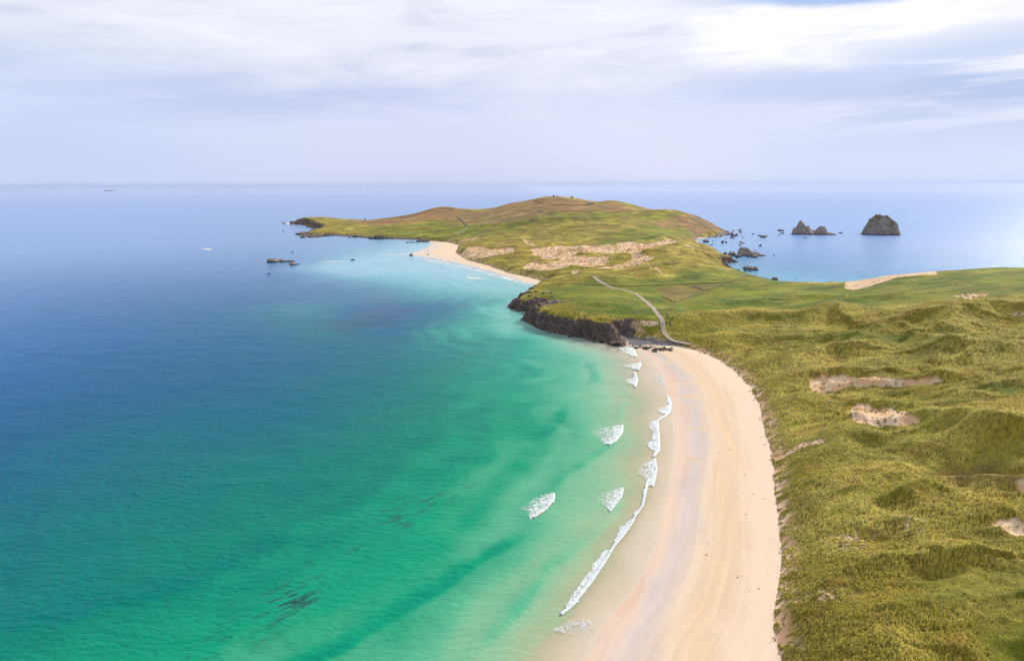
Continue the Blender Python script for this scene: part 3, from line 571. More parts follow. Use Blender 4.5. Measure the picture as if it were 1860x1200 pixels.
# ------------------------------------------------------------------ marram tufts (a mass nobody could count)
rng = np.random.default_rng(7)
def tuft_mesh(name, n_try, r0, r1, u0, u1, size, blades, seed, dens_fn, hgt=.75):
    rg = np.random.default_rng(seed)
    ru = rg.uniform(u0, u1, n_try); rv = np.sqrt(rg.uniform(r0 ** 2, r1 ** 2, n_try)); px = rv * np.sin(ru); py = rv * np.cos(ru)
    i = np.clip(((ru - FU[0]) / (FU[1] - FU[0])).astype(int), 0, nu - 2); j = np.clip(np.searchsorted(FV, np.log(rv)) - 1, 0, nv - 2)
    k = rg.uniform(0, 1, n_try) < dens_fn(i, j)
    i, j, px, py = i[k], j[k], px[k], py[k]; N = len(px); pz = z[i, j]; tc_ = tint[i, j]; gw = np.clip(mar[i, j] + .2, 0, 1)
    sz = size * rg.uniform(.6, 1.3, N) * (1 + .15 * rv[k] / 300)
    B = blades; ang = rg.uniform(0, 2 * np.pi, (N, B)); lean = rg.uniform(.25, .95, (N, B)); L_ = hgt * sz[:, None] * rg.uniform(.7, 1.2, (N, B)); wdt = .16 * sz[:, None] * rg.uniform(.6, 1.3, (N, B))
    ox = rg.normal(0, .22, (N, B)) * sz[:, None]; oy = rg.normal(0, .22, (N, B)) * sz[:, None]
    bx = px[:, None] + ox; by = py[:, None] + oy; bz = pz[:, None] - .08 + 0 * ox
    dx = np.cos(ang) * lean * .8 - .35; dy = np.sin(ang) * lean * .8 - .1; dz = np.sqrt(np.clip(1.1 - .6 * lean ** 2, .2, 1))
    sx = -np.sin(ang); sy = np.cos(ang)
    v0 = np.stack([bx - sx * wdt, by - sy * wdt, bz], -1); v1 = np.stack([bx + sx * wdt, by + sy * wdt, bz], -1)
    v2_ = np.stack([bx + dx * L_, by + dy * L_, bz + dz * L_], -1)
    VV = np.stack([v0, v1, v2_], 2).reshape(-1, 3); F_ = np.arange(len(VV)).reshape(-1, 3)
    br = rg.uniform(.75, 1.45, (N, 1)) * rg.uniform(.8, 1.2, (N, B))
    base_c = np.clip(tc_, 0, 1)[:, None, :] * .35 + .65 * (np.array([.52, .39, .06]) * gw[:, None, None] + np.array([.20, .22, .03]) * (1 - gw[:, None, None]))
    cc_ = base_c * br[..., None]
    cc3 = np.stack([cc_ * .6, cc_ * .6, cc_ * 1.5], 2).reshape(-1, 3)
    o = mk(name, VV, F_, MT, {'tint': cc3}, smooth=False); tag(o, kind='stuff'); print(name, N); return o
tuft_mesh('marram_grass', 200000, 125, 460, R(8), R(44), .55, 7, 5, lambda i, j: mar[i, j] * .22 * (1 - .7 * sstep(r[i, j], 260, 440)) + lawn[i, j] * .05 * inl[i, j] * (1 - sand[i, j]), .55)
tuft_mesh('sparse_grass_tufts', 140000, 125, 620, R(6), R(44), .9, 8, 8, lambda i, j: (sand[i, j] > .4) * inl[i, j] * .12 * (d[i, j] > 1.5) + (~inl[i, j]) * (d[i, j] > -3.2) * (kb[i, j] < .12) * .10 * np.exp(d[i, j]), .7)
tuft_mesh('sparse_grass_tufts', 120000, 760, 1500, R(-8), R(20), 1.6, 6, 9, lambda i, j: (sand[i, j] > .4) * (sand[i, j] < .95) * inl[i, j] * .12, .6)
print('tufts', time.time() - T0)

# ------------------------------------------------------------------ sea
SU = np.arange(R(-62), R(62), R(0.115)); SV = steps([(80, .0032), (620, .006), (1500, .012), (5000, .04), (60000, .04), 65000])
su, sv = np.meshgrid(SU, SV, indexing='ij'); sr = np.exp(sv); sx = sr * np.sin(su); sy = sr * np.cos(su)
inb = (su > GU[0]) & (su < GU[-1]) & (sv > GV[0]) & (sv < GV[-1])
ss = np.where(inb, samp(S, su, sv), -9999.0)
DEP = [(.25, [(1030,1200),(1070,1130),(1120,1075),(1160,1000),(1185,930),(1200,860),(1215,800),(1212,745),(1195,690),(1172,655),(1150,640)]),
 (.9, [(940,1200),(1010,1120),(1080,1020),(1130,930),(1150,870),(1165,800),(1160,730),(1140,690),(1120,655),(1100,640)]),
 (1.7, [(860,1200),(900,1130),(990,1030),(1060,930),(1090,860),(1110,780),(1105,720),(1085,670),(1060,640),(1020,622)]),
 (2.6, [(760,1200),(870,1080),(960,980),(1030,850),(1060,750),(1050,690),(1030,650),(990,620),(950,605),(930,590)]),
 (4.2, [(300,1200),(500,1110),(700,1010),(830,910),(910,810),(950,720),(940,660),(900,610),(880,580),(870,560),(900,550)]),
 (6.5, [(0,1170),(200,1060),(480,940),(640,860),(740,780),(800,700),(800,640),(780,600)]),
 (9.5, [(0,960),(300,860),(500,785),(620,735),(660,660),(640,600),(600,560)]),
 (15, [(0,820),(250,740),(400,680),(440,610),(420,550),(380,520)]), (26, [(-300,740),(0,690),(150,610),(200,540),(150,490),(250,460),(400,440),(480,420),(500,400)]),
 (2.2, [(975,515),(940,510),(900,500),(850,492),(800,482),(760,475),(770,460)]), (2.6, [(920,530),(880,520),(820,505),(760,495),(700,486),(650,478),(700,468),(750,450)]), (4.0, [(900,550),(850,535),(760,520),(680,505),(600,497),(575,480),(620,470),(680,455),(740,440)]),
 (8, [(830,560),(760,545),(680,525),(600,512),(560,500),(545,478),(600,450),(650,438),(600,433)]), (13, [(720,600),(640,560),(560,530),(510,500),(500,470),(540,440)]),
 (60, [(-500,345),(0,350),(400,345),(900,342),(1400,342),(1860,340),(2300,340),(-400,400),(0,400),(300,380)]),
 (4, [(1280,440),(1300,448),(1400,497),(1440,505),(1530,508)]), (6, [(1330,440),(1350,470),(1440,490),(1550,495),(1650,485)]), (14, [(1340,425),(1450,455),(1550,465),(1700,465),(1860,465)]), (30, [(1340,405),(1450,420),(1600,425),(1750,420),(1900,425),(2300,440)])]
dx_ = []; dv_ = []
for dep, pts in DEP:
    for p_ in pts:
        a = P(*p_); dx_.append((math.atan2(a[0], a[1]), math.log(math.hypot(*a)))); dv_.append(math.log(dep))
dx_ = np.array(dx_); dv_ = np.array(dv_)
cu = np.arange(SU[0], SU[-1] + .01, R(.5)); cv = np.arange(SV[0], SV[-1] + .03, .015); CU, CV = np.meshgrid(cu, cv, indexing='ij')
ld = rbf_eval(dx_, rbf_fit(dx_, dv_, .05), CU, CV, .05)
a_ = np.clip((su - cu[0]) / (cu[1] - cu[0]), 0, len(cu) - 1.01); b_ = np.clip((sv - cv[0]) / .015, 0, len(cv) - 1.01); i = a_.astype(int); j = b_.astype(int); f = a_ - i; g = b_ - j
dep = np.exp((ld[i, j] * (1 - f) + ld[i + 1, j] * f) * (1 - g) + (ld[i, j + 1] * (1 - f) + ld[i + 1, j + 1] * f) * g)
dep = np.clip(dep, .02, 60)
dep = np.minimum(dep, np.where(ss > -60, np.maximum(-ss, 0) * np.where(samp(KB, su, sv) < .12, .10, .5) + .02, 60)) * .4 + dep * .6
dep *= np.exp(.16 * fbm(sx / 60, sy / 60, 4, 201) + .08 * fbm(sx / 12, sy / 12, 3, 205))
sz_ = np.zeros_like(sx)
z8 = lambda *p: IMG((0, 860), 2.163, p); z9 = lambda *p: IMG((860, 860), 3.1, p)
CRESTS = [ # (polyline, wave height, width seaward, width shoreward, painted darkening of the front)
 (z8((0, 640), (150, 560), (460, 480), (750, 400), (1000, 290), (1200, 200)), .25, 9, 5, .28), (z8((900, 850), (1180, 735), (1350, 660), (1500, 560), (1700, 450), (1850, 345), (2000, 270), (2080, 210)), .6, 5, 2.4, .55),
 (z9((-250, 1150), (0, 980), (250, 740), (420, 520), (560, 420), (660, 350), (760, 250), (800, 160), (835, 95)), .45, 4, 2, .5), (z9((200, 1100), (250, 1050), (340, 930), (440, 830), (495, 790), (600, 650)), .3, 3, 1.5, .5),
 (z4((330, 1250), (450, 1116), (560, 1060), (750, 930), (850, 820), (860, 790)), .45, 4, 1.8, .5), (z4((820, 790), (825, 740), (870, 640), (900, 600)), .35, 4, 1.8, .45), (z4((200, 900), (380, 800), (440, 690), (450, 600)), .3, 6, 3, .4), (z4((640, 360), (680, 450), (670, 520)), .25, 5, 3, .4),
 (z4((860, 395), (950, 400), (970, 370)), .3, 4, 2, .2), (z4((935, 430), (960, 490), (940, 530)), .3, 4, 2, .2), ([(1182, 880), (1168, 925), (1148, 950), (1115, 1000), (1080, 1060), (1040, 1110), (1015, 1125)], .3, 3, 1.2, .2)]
front_shade = np.zeros_like(sx)
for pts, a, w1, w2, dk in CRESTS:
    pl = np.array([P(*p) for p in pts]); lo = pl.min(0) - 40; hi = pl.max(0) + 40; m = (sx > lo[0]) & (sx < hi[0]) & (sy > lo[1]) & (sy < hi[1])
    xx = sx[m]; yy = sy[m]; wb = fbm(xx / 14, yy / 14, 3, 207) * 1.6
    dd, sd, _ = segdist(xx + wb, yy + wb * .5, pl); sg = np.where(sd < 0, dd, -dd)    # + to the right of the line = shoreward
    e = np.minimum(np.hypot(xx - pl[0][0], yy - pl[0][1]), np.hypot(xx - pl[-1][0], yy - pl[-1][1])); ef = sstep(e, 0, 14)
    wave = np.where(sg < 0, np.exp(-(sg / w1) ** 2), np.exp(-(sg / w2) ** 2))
    sz_[m] += a * wave * ef; front_shade[m] += dk * 1.0 * np.exp(-((sg - w2 * .7) / (w2 * np.where(sg < w2 * .7, 1.5, .7))) ** 2) * ef * (.7 + .5 * fbm(xx / 8, yy / 8, 3, 209))
dep = dep * (1 + np.clip(front_shade, 0, 1) * .75) + np.clip(front_shade, 0, 1) * .5  # dark wave fronts painted into the water colour as extra depth
swl = np.sin(np.clip(ss, -400, 0) / 3.6 + fbm(sx / 40, sy / 40, 3, 251) * 5); swm = sstep(-ss, 4, 20) * (1 - sstep(-ss, 60, 150)) * (ss > -9000) * sstep(fbm(sx / 30, sy / 50, 3, 253), -.3, .3)
sz_ += swl * .07 * swm; dep = dep * (1 + .13 * swl * swm)  # swell bands also toned dark and light through the depth colour
sz_ += (fbm(sx / 9, sy / 5, 3, 211) * .09 + fbm(sx / 30, sy / 16, 2, 215) * .2) * np.clip(dep / 2, .05, 1)
# sea-bed weed and rock showing through
weed = np.zeros_like(sx)
def spatch(poly, soft, k, seed):
    pl = np.array([P(*p) for p in poly]); lo = pl.min(0) - 60; hi = pl.max(0) + 60; m = (sx > lo[0]) & (sx < hi[0]) & (sy > lo[1]) & (sy < hi[1]); rs = np.zeros_like(sx)
    xx, yy = sx[m], sy[m]; dd = segdist(xx + fbm(xx / k, yy / k, 3, seed) * k * .5, yy + fbm(xx / k, yy / k, 3, seed + 4) * k * .5, pl, True)[0]; rs[m] = sstep(dd, -soft, soft); return rs
an = -.62; ca, sa = math.cos(an), math.sin(an)
al = lambda L1, L2, sd: fbm((sx * math.cos(.75) + sy * math.sin(.75)) / L1, (-sx * math.sin(.75) + sy * math.cos(.75)) / L2, 4, sd)
wl_ = al(5, 1.1, 221)
weed += spatch([(290, 1200), (400, 1130), (480, 1080), (570, 1030), (620, 1040), (580, 1090), (480, 1150), (360, 1215)], 6, 14, 223) * sstep(wl_, .12, .4) * .42
weed += spatch([(480, 1090), (530, 1065), (572, 1080), (520, 1120)], 3, 6, 225) * sstep(wl_, -.05, .25) * .6
weed += spatch([(620, 990), (740, 915), (850, 870), (850, 895), (760, 945), (640, 1010)], 5, 14, 227) * sstep(al(5, 1.2, 229), .08, .4) * .5
weed += spatch([(560, 600), (620, 575), (700, 555), (745, 560), (730, 590), (650, 602)], 14, 40, 231) * .32
weed += spatch([(620, 545), (720, 530), (740, 545), (650, 552)], 10, 40, 232) * .25 + spatch([(590, 497), (650, 492), (690, 495), (640, 501)], 8, 40, 233) * .3
weed += spatch([(955, 600), (990, 612), (1060, 625), (1110, 640), (1060, 620), (1000, 600)], 4, 10, 234) * .3
wsp = 0 * sstep(fbm(sx / 5, sy / 5, 4, 235), .52, .62) * (dep > 2) * (dep < 8) * .35; weed = np.clip(weed + wsp, 0, .85)
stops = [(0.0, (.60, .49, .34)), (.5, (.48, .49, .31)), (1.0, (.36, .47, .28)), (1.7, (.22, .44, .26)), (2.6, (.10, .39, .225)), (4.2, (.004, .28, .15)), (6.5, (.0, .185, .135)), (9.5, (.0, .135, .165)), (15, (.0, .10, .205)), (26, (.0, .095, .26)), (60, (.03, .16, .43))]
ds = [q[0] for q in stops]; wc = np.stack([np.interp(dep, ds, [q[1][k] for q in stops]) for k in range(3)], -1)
# far bay water is bluer over the pale sand
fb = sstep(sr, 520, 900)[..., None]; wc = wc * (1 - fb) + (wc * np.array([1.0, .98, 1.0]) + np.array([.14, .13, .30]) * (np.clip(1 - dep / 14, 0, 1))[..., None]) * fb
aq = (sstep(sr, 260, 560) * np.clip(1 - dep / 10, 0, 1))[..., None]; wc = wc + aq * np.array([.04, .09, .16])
lt = (sstep(sr, 300, 1100) * (1 - .55 * np.clip(1.3 - dep / 6, 0, 1) * (sx < 300)) * (.50 + .14 * sstep(sr, 700, 1600) + .25 * sstep(sx, 100, 500)))[..., None]; rf = sstep(sr, 500, 1500)[..., None]; rh = sstep(sr, 2500, 12000)[..., None]; ltc = (np.array([.02, .19, .46]) * (1 - rf) + np.array([.20, .36, .66]) * rf) * (1 - rh) + np.array([.40, .48, .76]) * rh; wc = wc * (1 - lt) + ltc * lt  # sky reflection painted into the water colour, paler with distance
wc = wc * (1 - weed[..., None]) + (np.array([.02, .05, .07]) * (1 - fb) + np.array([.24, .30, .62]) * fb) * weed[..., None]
wc = wc * (1 + .05 * fbm(sx / 25, sy / 8, 3, 241))[..., None]
alpha = np.clip(1 - np.exp(-(dep / .75) ** 1.6), .06, 1)
idx = np.arange(su.size).reshape(su.shape); kp = (ss[:-1, :-1] < 1.0)
f = np.stack([idx[:-1, :-1], idx[1:, :-1], idx[1:, 1:], idx[:-1, 1:]], -1)[kp]; ids, inv = np.unique(f, return_inverse=True)
MS, n, b, pos, outn = mat('sea_water')
n.l.new(attr(n, 'tint'), b.inputs['Base Color']); b.inputs['IOR'].default_value = 1.33; n.set(b.inputs['Specular IOR Level'], attr(n, 'gloss', True))
cmbp = n.new('ShaderNodeMapping'); n.l.new(pos, cmbp.inputs[0]); cmbp.inputs['Scale'].default_value = (.5, 1.0, 1); cmbp.inputs['Rotation'].default_value = (0, 0, .35)
h1 = n.noise(cmbp.outputs[0], .55, 5, .62); h2 = n.noise(cmbp.outputs[0], .07, 3, .55)
n.set(b.inputs['Roughness'], n.math('MULTIPLY_ADD', attr(n, 'chop', True), .12, .12))
bump(n, b, n.math('ADD', n.math('MULTIPLY', h1, .95), n.math('MULTIPLY', h2, 1.6)), 1.0, attr(n, 'chop', True))
tr = n.new('ShaderNodeBsdfTransparent'); mx = n.new('ShaderNodeMixShader'); n.l.new(attr(n, 'alpha', True), mx.inputs[0]); n.l.new(tr.outputs[0], mx.inputs[1]); n.l.new(b.outputs[0], mx.inputs[2]); n.l.new(mx.outputs[0], outn.inputs[0])
chop = np.clip(.25 + dep / 8, .2, 1)
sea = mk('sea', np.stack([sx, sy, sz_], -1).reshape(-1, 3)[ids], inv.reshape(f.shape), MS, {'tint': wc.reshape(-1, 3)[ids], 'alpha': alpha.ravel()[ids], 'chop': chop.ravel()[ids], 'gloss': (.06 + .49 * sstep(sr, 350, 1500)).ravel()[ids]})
tag(sea, kind='structure'); print('sea', len(f), time.time() - T0)
def seaz(xx, yy):
    uu = np.arctan2(xx, yy); vv_ = np.log(np.hypot(xx, yy)); i = np.clip(((uu - SU[0]) / (SU[1] - SU[0])).round().astype(int), 0, len(SU) - 1); j = np.clip(np.searchsorted(SV, vv_), 0, len(SV) - 1); return sz_[i, j]
# deep sea bed under everything, so the water never ends in a hole
mk('seabed', [(-9000, -3000, -40), (9000, -3000, -40), (9000, 9000, -40), (-9000, 9000, -40)], [(0, 1, 2, 3)], plain('seabed_sand', (.1, .12, .1)))['kind'] = 'structure'

# ------------------------------------------------------------------ breaking waves and foam
def foam(name, poly, front, label, cat, lift=.35, dens=.5, seed=0, group=None, cell=None, lace=1.0, kind=None, tail=8.0, thin=False, solid=1.0):
    """lacy foam sheet inside poly, solid along the 'front' polyline, thinning away from it"""
    pl = np.array([P(*p) for p in poly]); fl = np.array([P(*p) for p in front]); rc_ = np.hypot(*pl.mean(0))
    cell = cell or max(.22, rc_ * .0009)
    lo = pl.min(0) - 1; hi = pl.max(0) + 1; gx, gy = np.meshgrid(np.arange(lo[0], hi[0], cell), np.arange(lo[1], hi[1], cell), indexing='ij')
    k = max(1.0, rc_ / 250)
    inn = segdist(gx + fbm(gx / (2 * k), gy / (2 * k), 3, seed) * k, gy + fbm(gx / (2 * k), gy / (2 * k), 3, seed + 3) * k, pl, True)[0]
    df = segdist(gx, gy, fl)[0]
    dirv = pl.mean(0) - fl.mean(0); dirv = dirv / (np.linalg.norm(dirv) + 1e-6); ga = gx * dirv[0] + gy * dirv[1]; gb = -gx * dirv[1] + gy * dirv[0]
    nz = fbm(ga / (1.5 * k), gb / (.75 * k), 4, seed + 7, .6); ww = worley(ga / (1.5 * k) + nz, gb / (.85 * k), seed + 8); cells = (ww[1] - ww[0])
    inn = np.maximum(inn, .6 * k * solid - df)
    thr = dens + .9 * np.exp(-df / (1.6 * k)) - .35 - df / (tail * .8 * k) * lace
    st2 = fbm(ga / (.7 * k), gb / (.32 * k), 4, seed + 13, .7)
    st2 = fbm(gx / (.5 * k), gy / (.5 * k), 3, seed + 13, .6)
    cov = sstep(nz * .9 + st2 * 1.3 + thr * 1.1 - cells * .45, -.35, .40)
    cov = np.maximum(cov, (1 - sstep(df, solid * k * .45, solid * k * .95)) * sstep(st2, -.5, -.1)) * sstep(inn, 0, .25 * k)
    if thin: cov = cov * .6
    cov = cov * (1 - .55 * sstep(df, tail * k * .3, tail * k * .9))
    cov = np.maximum(cov, .10 * sstep(inn, 0, 1.5 * k))
    gz = seaz(gx, gy) + .07 + (lift * np.exp(-(df / (1.3 * k)) ** 2) * (.7 + .6 * vn(gx / .8, gy / .8, seed + 11)) + .05 * np.maximum(nz, 0)) * cov
    ix = np.arange(gx.size).reshape(gx.shape); m = (inn > -.3 * k); m = m[:-1, :-1] & m[1:, :-1] & m[1:, 1:] & m[:-1, 1:]
    # one connected sheet: keep only cells joined to the largest piece
    lab = np.where(m, np.arange(m.size).reshape(m.shape) + 1, 0)
    for _ in range(4000):
        l2 = lab.copy(); l2[1:] = np.maximum(l2[1:], lab[:-1]); l2[:-1] = np.maximum(l2[:-1], lab[1:]); l2[:, 1:] = np.maximum(l2[:, 1:], lab[:, :-1]); l2[:, :-1] = np.maximum(l2[:, :-1], lab[:, 1:]); l2 = np.where(m, l2, 0)
        if (l2 == lab).all(): break
        lab = l2
    un, cn = np.unique(lab[lab > 0], return_counts=True)
    if not len(un): return
    m = lab == un[np.argmax(cn)]
    f_ = np.stack([ix[:-1, :-1], ix[1:, :-1], ix[1:, 1:], ix[:-1, 1:]], -1)[m]
    ids, inv = np.unique(f_, return_inverse=True); o = mk(name, np.stack([gx, gy, gz], -1).reshape(-1, 3)[ids], inv.reshape(f_.shape), MF, {'cover': cov.ravel()[ids]})
    return tag(o, label, cat, group, kind)
G_ = 'white waves breaking in the shallows'
foam('breaking_wave', [(1066,781),(1095,777),(1128,770),(1133,776),(1130,788),(1118,803),(1106,810),(1092,802),(1080,792)], [(1130,773),(1130,786),(1118,802),(1106,809)], 'wide white fan of foam ending a curving wave line, by the steep curl', 'breaking wave', .5, .75, 301, G_, tail=16)
foam('breaking_wave', [(940,925),(965,905),(985,899),(1006,896),(1008,908),(992,927),(972,941),(966,947),(962,938),(955,928)], [(1006,898),(1004,910),(990,927),(971,940)], 'white broken wave farthest out from the beach, at the end of a dark green swell', 'breaking wave', .55, .8, 311, G_, tail=12)
foam('breaking_wave', [(1076,900),(1100,893),(1132,886),(1132,896),(1120,916),(1109,932),(1104,928),(1092,914)], [(1131,888),(1128,902),(1119,916),(1108,930)], 'small triangular patch of foam just outside the long surf line', 'breaking wave', .35, .6, 321, G_, tail=12)
foam('breaking_wave', [(1128,664),(1148,661),(1164,658),(1163,668),(1160,673),(1145,668)], [(1163,659),(1162,666),(1160,672)], 'thin wedge of foam second below the pebble bank', 'breaking wave', .4, .8, 331, G_, tail=14)
foam('breaking_wave', [(1134,690),(1150,687),(1152,676),(1156,684),(1158,694),(1154,704),(1146,697)], [(1152,677),(1157,690),(1154,703)], 'small ragged foam crest third below the pebble bank', 'breaking wave', .4, .75, 341, G_, tail=12)
foam('breaking_wave', [(1120,630),(1146,630),(1153,638),(1156,649),(1145,646),(1132,640)], [(1150,634),(1153,640),(1155,648)], 'curl of foam washing in beside the dark boulder at the head of the beach', 'breaking wave', .2, .65, 351, G_, tail=22)
foam('surf_line', z9((490, 798), (545, 705), (570, 650), (640, 560), (680, 500), (740, 440), (790, 420), (790, 415), (740, 500), (700, 570), (660, 620), (620, 680), (560, 750)), z9((497, 797), (560, 745), (660, 620), (740, 500), (786, 422)), 'long white surf line nearest the viewer, running to a point over clear shallows', 'surf', .45, .95, 361, tail=9)
foam('surf_line', z9((785, 418), (815, 310), (870, 270), (905, 255), (900, 280), (850, 345), (820, 385)), z9((787, 417), (830, 370), (880, 300), (904, 258)), 'short ragged surf line joining the long one and the thin one', 'surf', .35, .95, 371, tail=12)
foam('surf_line', z9((898, 258), (905, 230), (945, 180), (955, 110), (975, 35), (985, 45), (970, 120), (945, 190), (920, 235)), z9((905, 250), (950, 185), (968, 110), (980, 45)), 'thin straight white surf line between the ragged surf and the curving swash', 'surf', .3, 1.2, 381, tail=9)
foam('surf_line', z4((945, 1116), (1000, 1050), (1075, 1012), (1085, 1080), (1080, 1140), (1065, 1200), (1040, 1200), (1000, 1130)), z4((1076, 1015), (1086, 1080), (1078, 1140), (1062, 1200)), 'translucent fan of surf left of the wet sand, below the steep curl', 'surf', .25, .65, 391, tail=20)
foam('surf_line', z4((1030, 785), (1060, 765), (1095, 757), (1097, 830), (1106, 900), (1106, 960), (1070, 1004), (1070, 960), (1010, 912), (1050, 895), (1070, 850)), z4((1095, 760), (1098, 830), (1105, 900), (1104, 960), (1070, 1000)), 'steep curl of white surf facing the wet sand between the two translucent fans', 'surf', .3, .8, 401, tail=16)
foam('surf_line', z4((1150, 590), (1175, 600), (1186, 650), (1182, 690), (1160, 722), (1098, 757), (1100, 740), (1150, 715), (1080, 700), (1100, 680), (1150, 670), (1160, 640)), z4((1165, 592), (1184, 640), (1178, 695), (1158, 722), (1100, 755)), 'curved lip of surf highest on the wet sand', 'surf', .15, .75, 411, tail=14)
foam('surf_line', z4((1050, 470), (1130, 440), (1142, 500), (1145, 535), (1090, 510)), z4((1132, 445), (1142, 500), (1144, 535)), 'faint fan of foam between the small crest and the curved lip', 'surf', .08, .25, 421, thin=True, solid=.2, tail=20)
foam('surf_line', z4((1150, 760), (1180, 765), (1196, 800), (1196, 860), (1170, 905), (1185, 860), (1187, 810)), z4((1175, 762), (1195, 805), (1195, 860), (1172, 902)), 'thin outer arc of swash foam on the wet sand', 'surf', .06, .2, 431, thin=True, solid=.2, tail=5)
foam('surf_line', z9((1028, 340), (1036, 342), (1034, 385), (1015, 410), (985, 450), (960, 480), (1005, 415), (1026, 380)), z9((1032, 342), (1030, 382), (1008, 415), (965, 475)), 'faint broken swash line on the sand beside the reddish streak', 'surf', .04, .1, 436, thin=True, solid=.2, tail=3)
foam('surf_line', z9((715, 870), (722, 880), (710, 940), (690, 980), (640, 1030), (620, 1050), (680, 985), (705, 935)), z9((719, 875), (712, 930), (688, 978), (632, 1035)), 'thin pale swash edge lowest on the beach', 'surf', .04, .2, 438, thin=True, solid=.2, tail=3)
foam('foam_patch', z9((450, 870), (520, 825), (620, 815), (700, 830), (660, 900), (560, 920), (470, 900)), z9((480, 880), (560, 850), (660, 840)), 'faint lacy patch of old foam behind the point of the long surf', 'foam', .03, .02, 441, thin=True, solid=.2, tail=30)
foam('breaking_wave', [(843,503),(850,498),(866,500),(880,507),(866,509),(850,507)], [(845,503),(860,506),(878,507)], 'white breaker off the far beach', 'breaking wave', .3, .1, 451, tail=12, solid=.25)
foam('breaking_wave', [(363,453),(370,450),(380,450),(388,453),(376,455)], [(366,453),(376,452.5),(386,453)], 'lone white breaker far out in the blue water left of the low skerry', 'breaking wave', .4, .2, 461, tail=16, solid=.3)
for k_, (pts, lb) in enumerate([([(752,462),(775,456),(783,447),(786,446),(780,457),(765,465),(752,466)], 'white swash on the tip of the far beach'), ([(690,463),(720,460),(745,462),(735,466),(700,467)], 'pale streaks of surf off the tip of the far beach'), ([(765,469),(800,476),(840,484),(880,493),(920,504),(960,517),(975,522),(940,513),(890,500),(830,486),(780,477)], 'long swash edge along the far beach'), ([(575,476),(600,473),(630,475),(620,478),(590,478)], 'faint pale streak of foam left of the flat rock'), ([(515,405.5),(525,404),(530,407),(550,408.5),(540,409.5),(520,407)], 'white surf at the foot of the headland tip')]):
    foam('surf_line', pts, [pts[0], pts[len(pts) // 2]] if k_ != 2 else pts[:7], lb, 'surf', .15, .25, 470 + k_ * 9, tail=14, thin=(k_ not in (2, 4)), solid=.3)
print('foam', time.time() - T0)

# ------------------------------------------------------------------ rocks
def ico(sub):
    import bmesh
    bm = bmesh.new(); bmesh.ops.create_icosphere(bm, subdivisions=sub, radius=1.0)
    v_ = np.array([p.co[:] for p in bm.verts]); f_ = np.array([[q.index for q in p.verts] for p in bm.faces]); bm.free(); return v_, f_
ICO = {k: ico(k) for k in (2, 3, 4, 5)}
def n3(v_, k, s_): return (fbm(v_[:, 0] * k + 5, v_[:, 1] * k + v_[:, 2] * k * .7, 3, s_) + fbm(v_[:, 2] * k - 3, v_[:, 0] * k * .6 - v_[:, 1] * k, 3, s_ + 5)) * .7
def rock_verts(sub, seed, w_, d_, h_, spin=0.0, tilt=0.0, rough=.35, cuts=9):
    v_, f_ = ICO[sub]; v_ = v_.copy(); rg = np.random.default_rng(seed)
    for _ in range(cuts):                                   # facet it
        nrm = rg.normal(size=3); nrm /= np.linalg.norm(nrm); off = rg.uniform(.55, .85); e = v_ @ nrm - off; v_ -= np.maximum(e, 0)[:, None] * nrm * .92
    l = np.linalg.norm(v_, axis=1, keepdims=True); nn = v_ / l
    v_ = v_ + nn * (n3(v_, 1.6, seed)[:, None] * rough + np.abs(n3(v_, 4.5, seed + 9))[:, None] * rough * -.45)
    lay = np.abs(((v_[:, 2] + v_[:, 0] * .5) * 3.1 + n3(v_, 1.3, seed + 3)) % 1 - .5) ; v_ = v_ * (1 - .10 * lay[:, None])
    ct, st_ = math.cos(tilt), math.sin(tilt); v_ = v_ * np.array([w_ / 2, d_ / 2, h_]); v_ = np.stack([v_[:, 0] * ct + v_[:, 2] * st_, v_[:, 1], -v_[:, 0] * st_ + v_[:, 2] * ct], -1)
    c2, s2 = math.cos(spin), math.sin(spin); v_ = np.stack([v_[:, 0] * c2 - v_[:, 1] * s2, v_[:, 0] * s2 + v_[:, 1] * c2, v_[:, 2]], -1)
    return v_, f_
def add_rock(name, px, py, wpx, hpx, label, cat='rock', group=None, seed=1, sub=3, tilt=0.0, turf=0.0, z0=0.0, asp=.8):
    X, Y = P(px, py, z0); rr_ = math.hypot(X, Y); m_ = rr_ / FPX
    w_, h_ = wpx * m_, hpx * m_ ; v_, f_ = rock_verts(sub, seed, w_ * 1.12, w_ * asp, h_ * 1.15, -math.atan2(X, Y), tilt)
    o = mk(name, v_, f_, MR, {'turf': np.full(len(v_), turf)}); o.location = (X + X / rr_ * w_ * asp * .3, Y + Y / rr_ * w_ * asp * .3, z0); return tag(o, label, cat, group)
GE = 'small dark rocks scattered off the far cliff'; LE = 'small dark rock among those scattered in the water off the far brown cliff'
SM = [(190,508,90,34),(300,498,25,15),(340,500,12,8),(437,520,45,48),(497,514,40,24),(278,550,25,24),(237,544,10,6),(340,544,14,6),(415,545,10,6),(522,350,70,18),(610,339,45,8),(705,330,50,22),(715,360,55,16),(545,384,40,20),(580,400,45,40),(610,420,60,30),(660,404,50,30),(585,445,60,20),(628,455,14,8),(490,455,20,14),(735,410,30,6),(760,436,30,6),(710,500,30,10),(750,525,70,18),(680,533,20,8),(708,555,35,18),(910,386,35,12),(1015,413,55,17),(1075,436,75,30),(1125,411,35,10),(970,412,10,5),(1208,400,20,8),(1330,379,18,6),(1308,402,36,8),(940,628,25,8),(1390,700,20,4),(1095,762,12,5)]
e8 = lambda X, Y: (1260 + X / 8.4545, 380 + Y / 8.4545)
for k, (X, Y, a, h_) in enumerate(SM):
    add_rock('sea_rock', *e8(X, Y), a / 8.45, h_ / 8.45, LE, 'rock', GE, 500 + k, 3, .15)
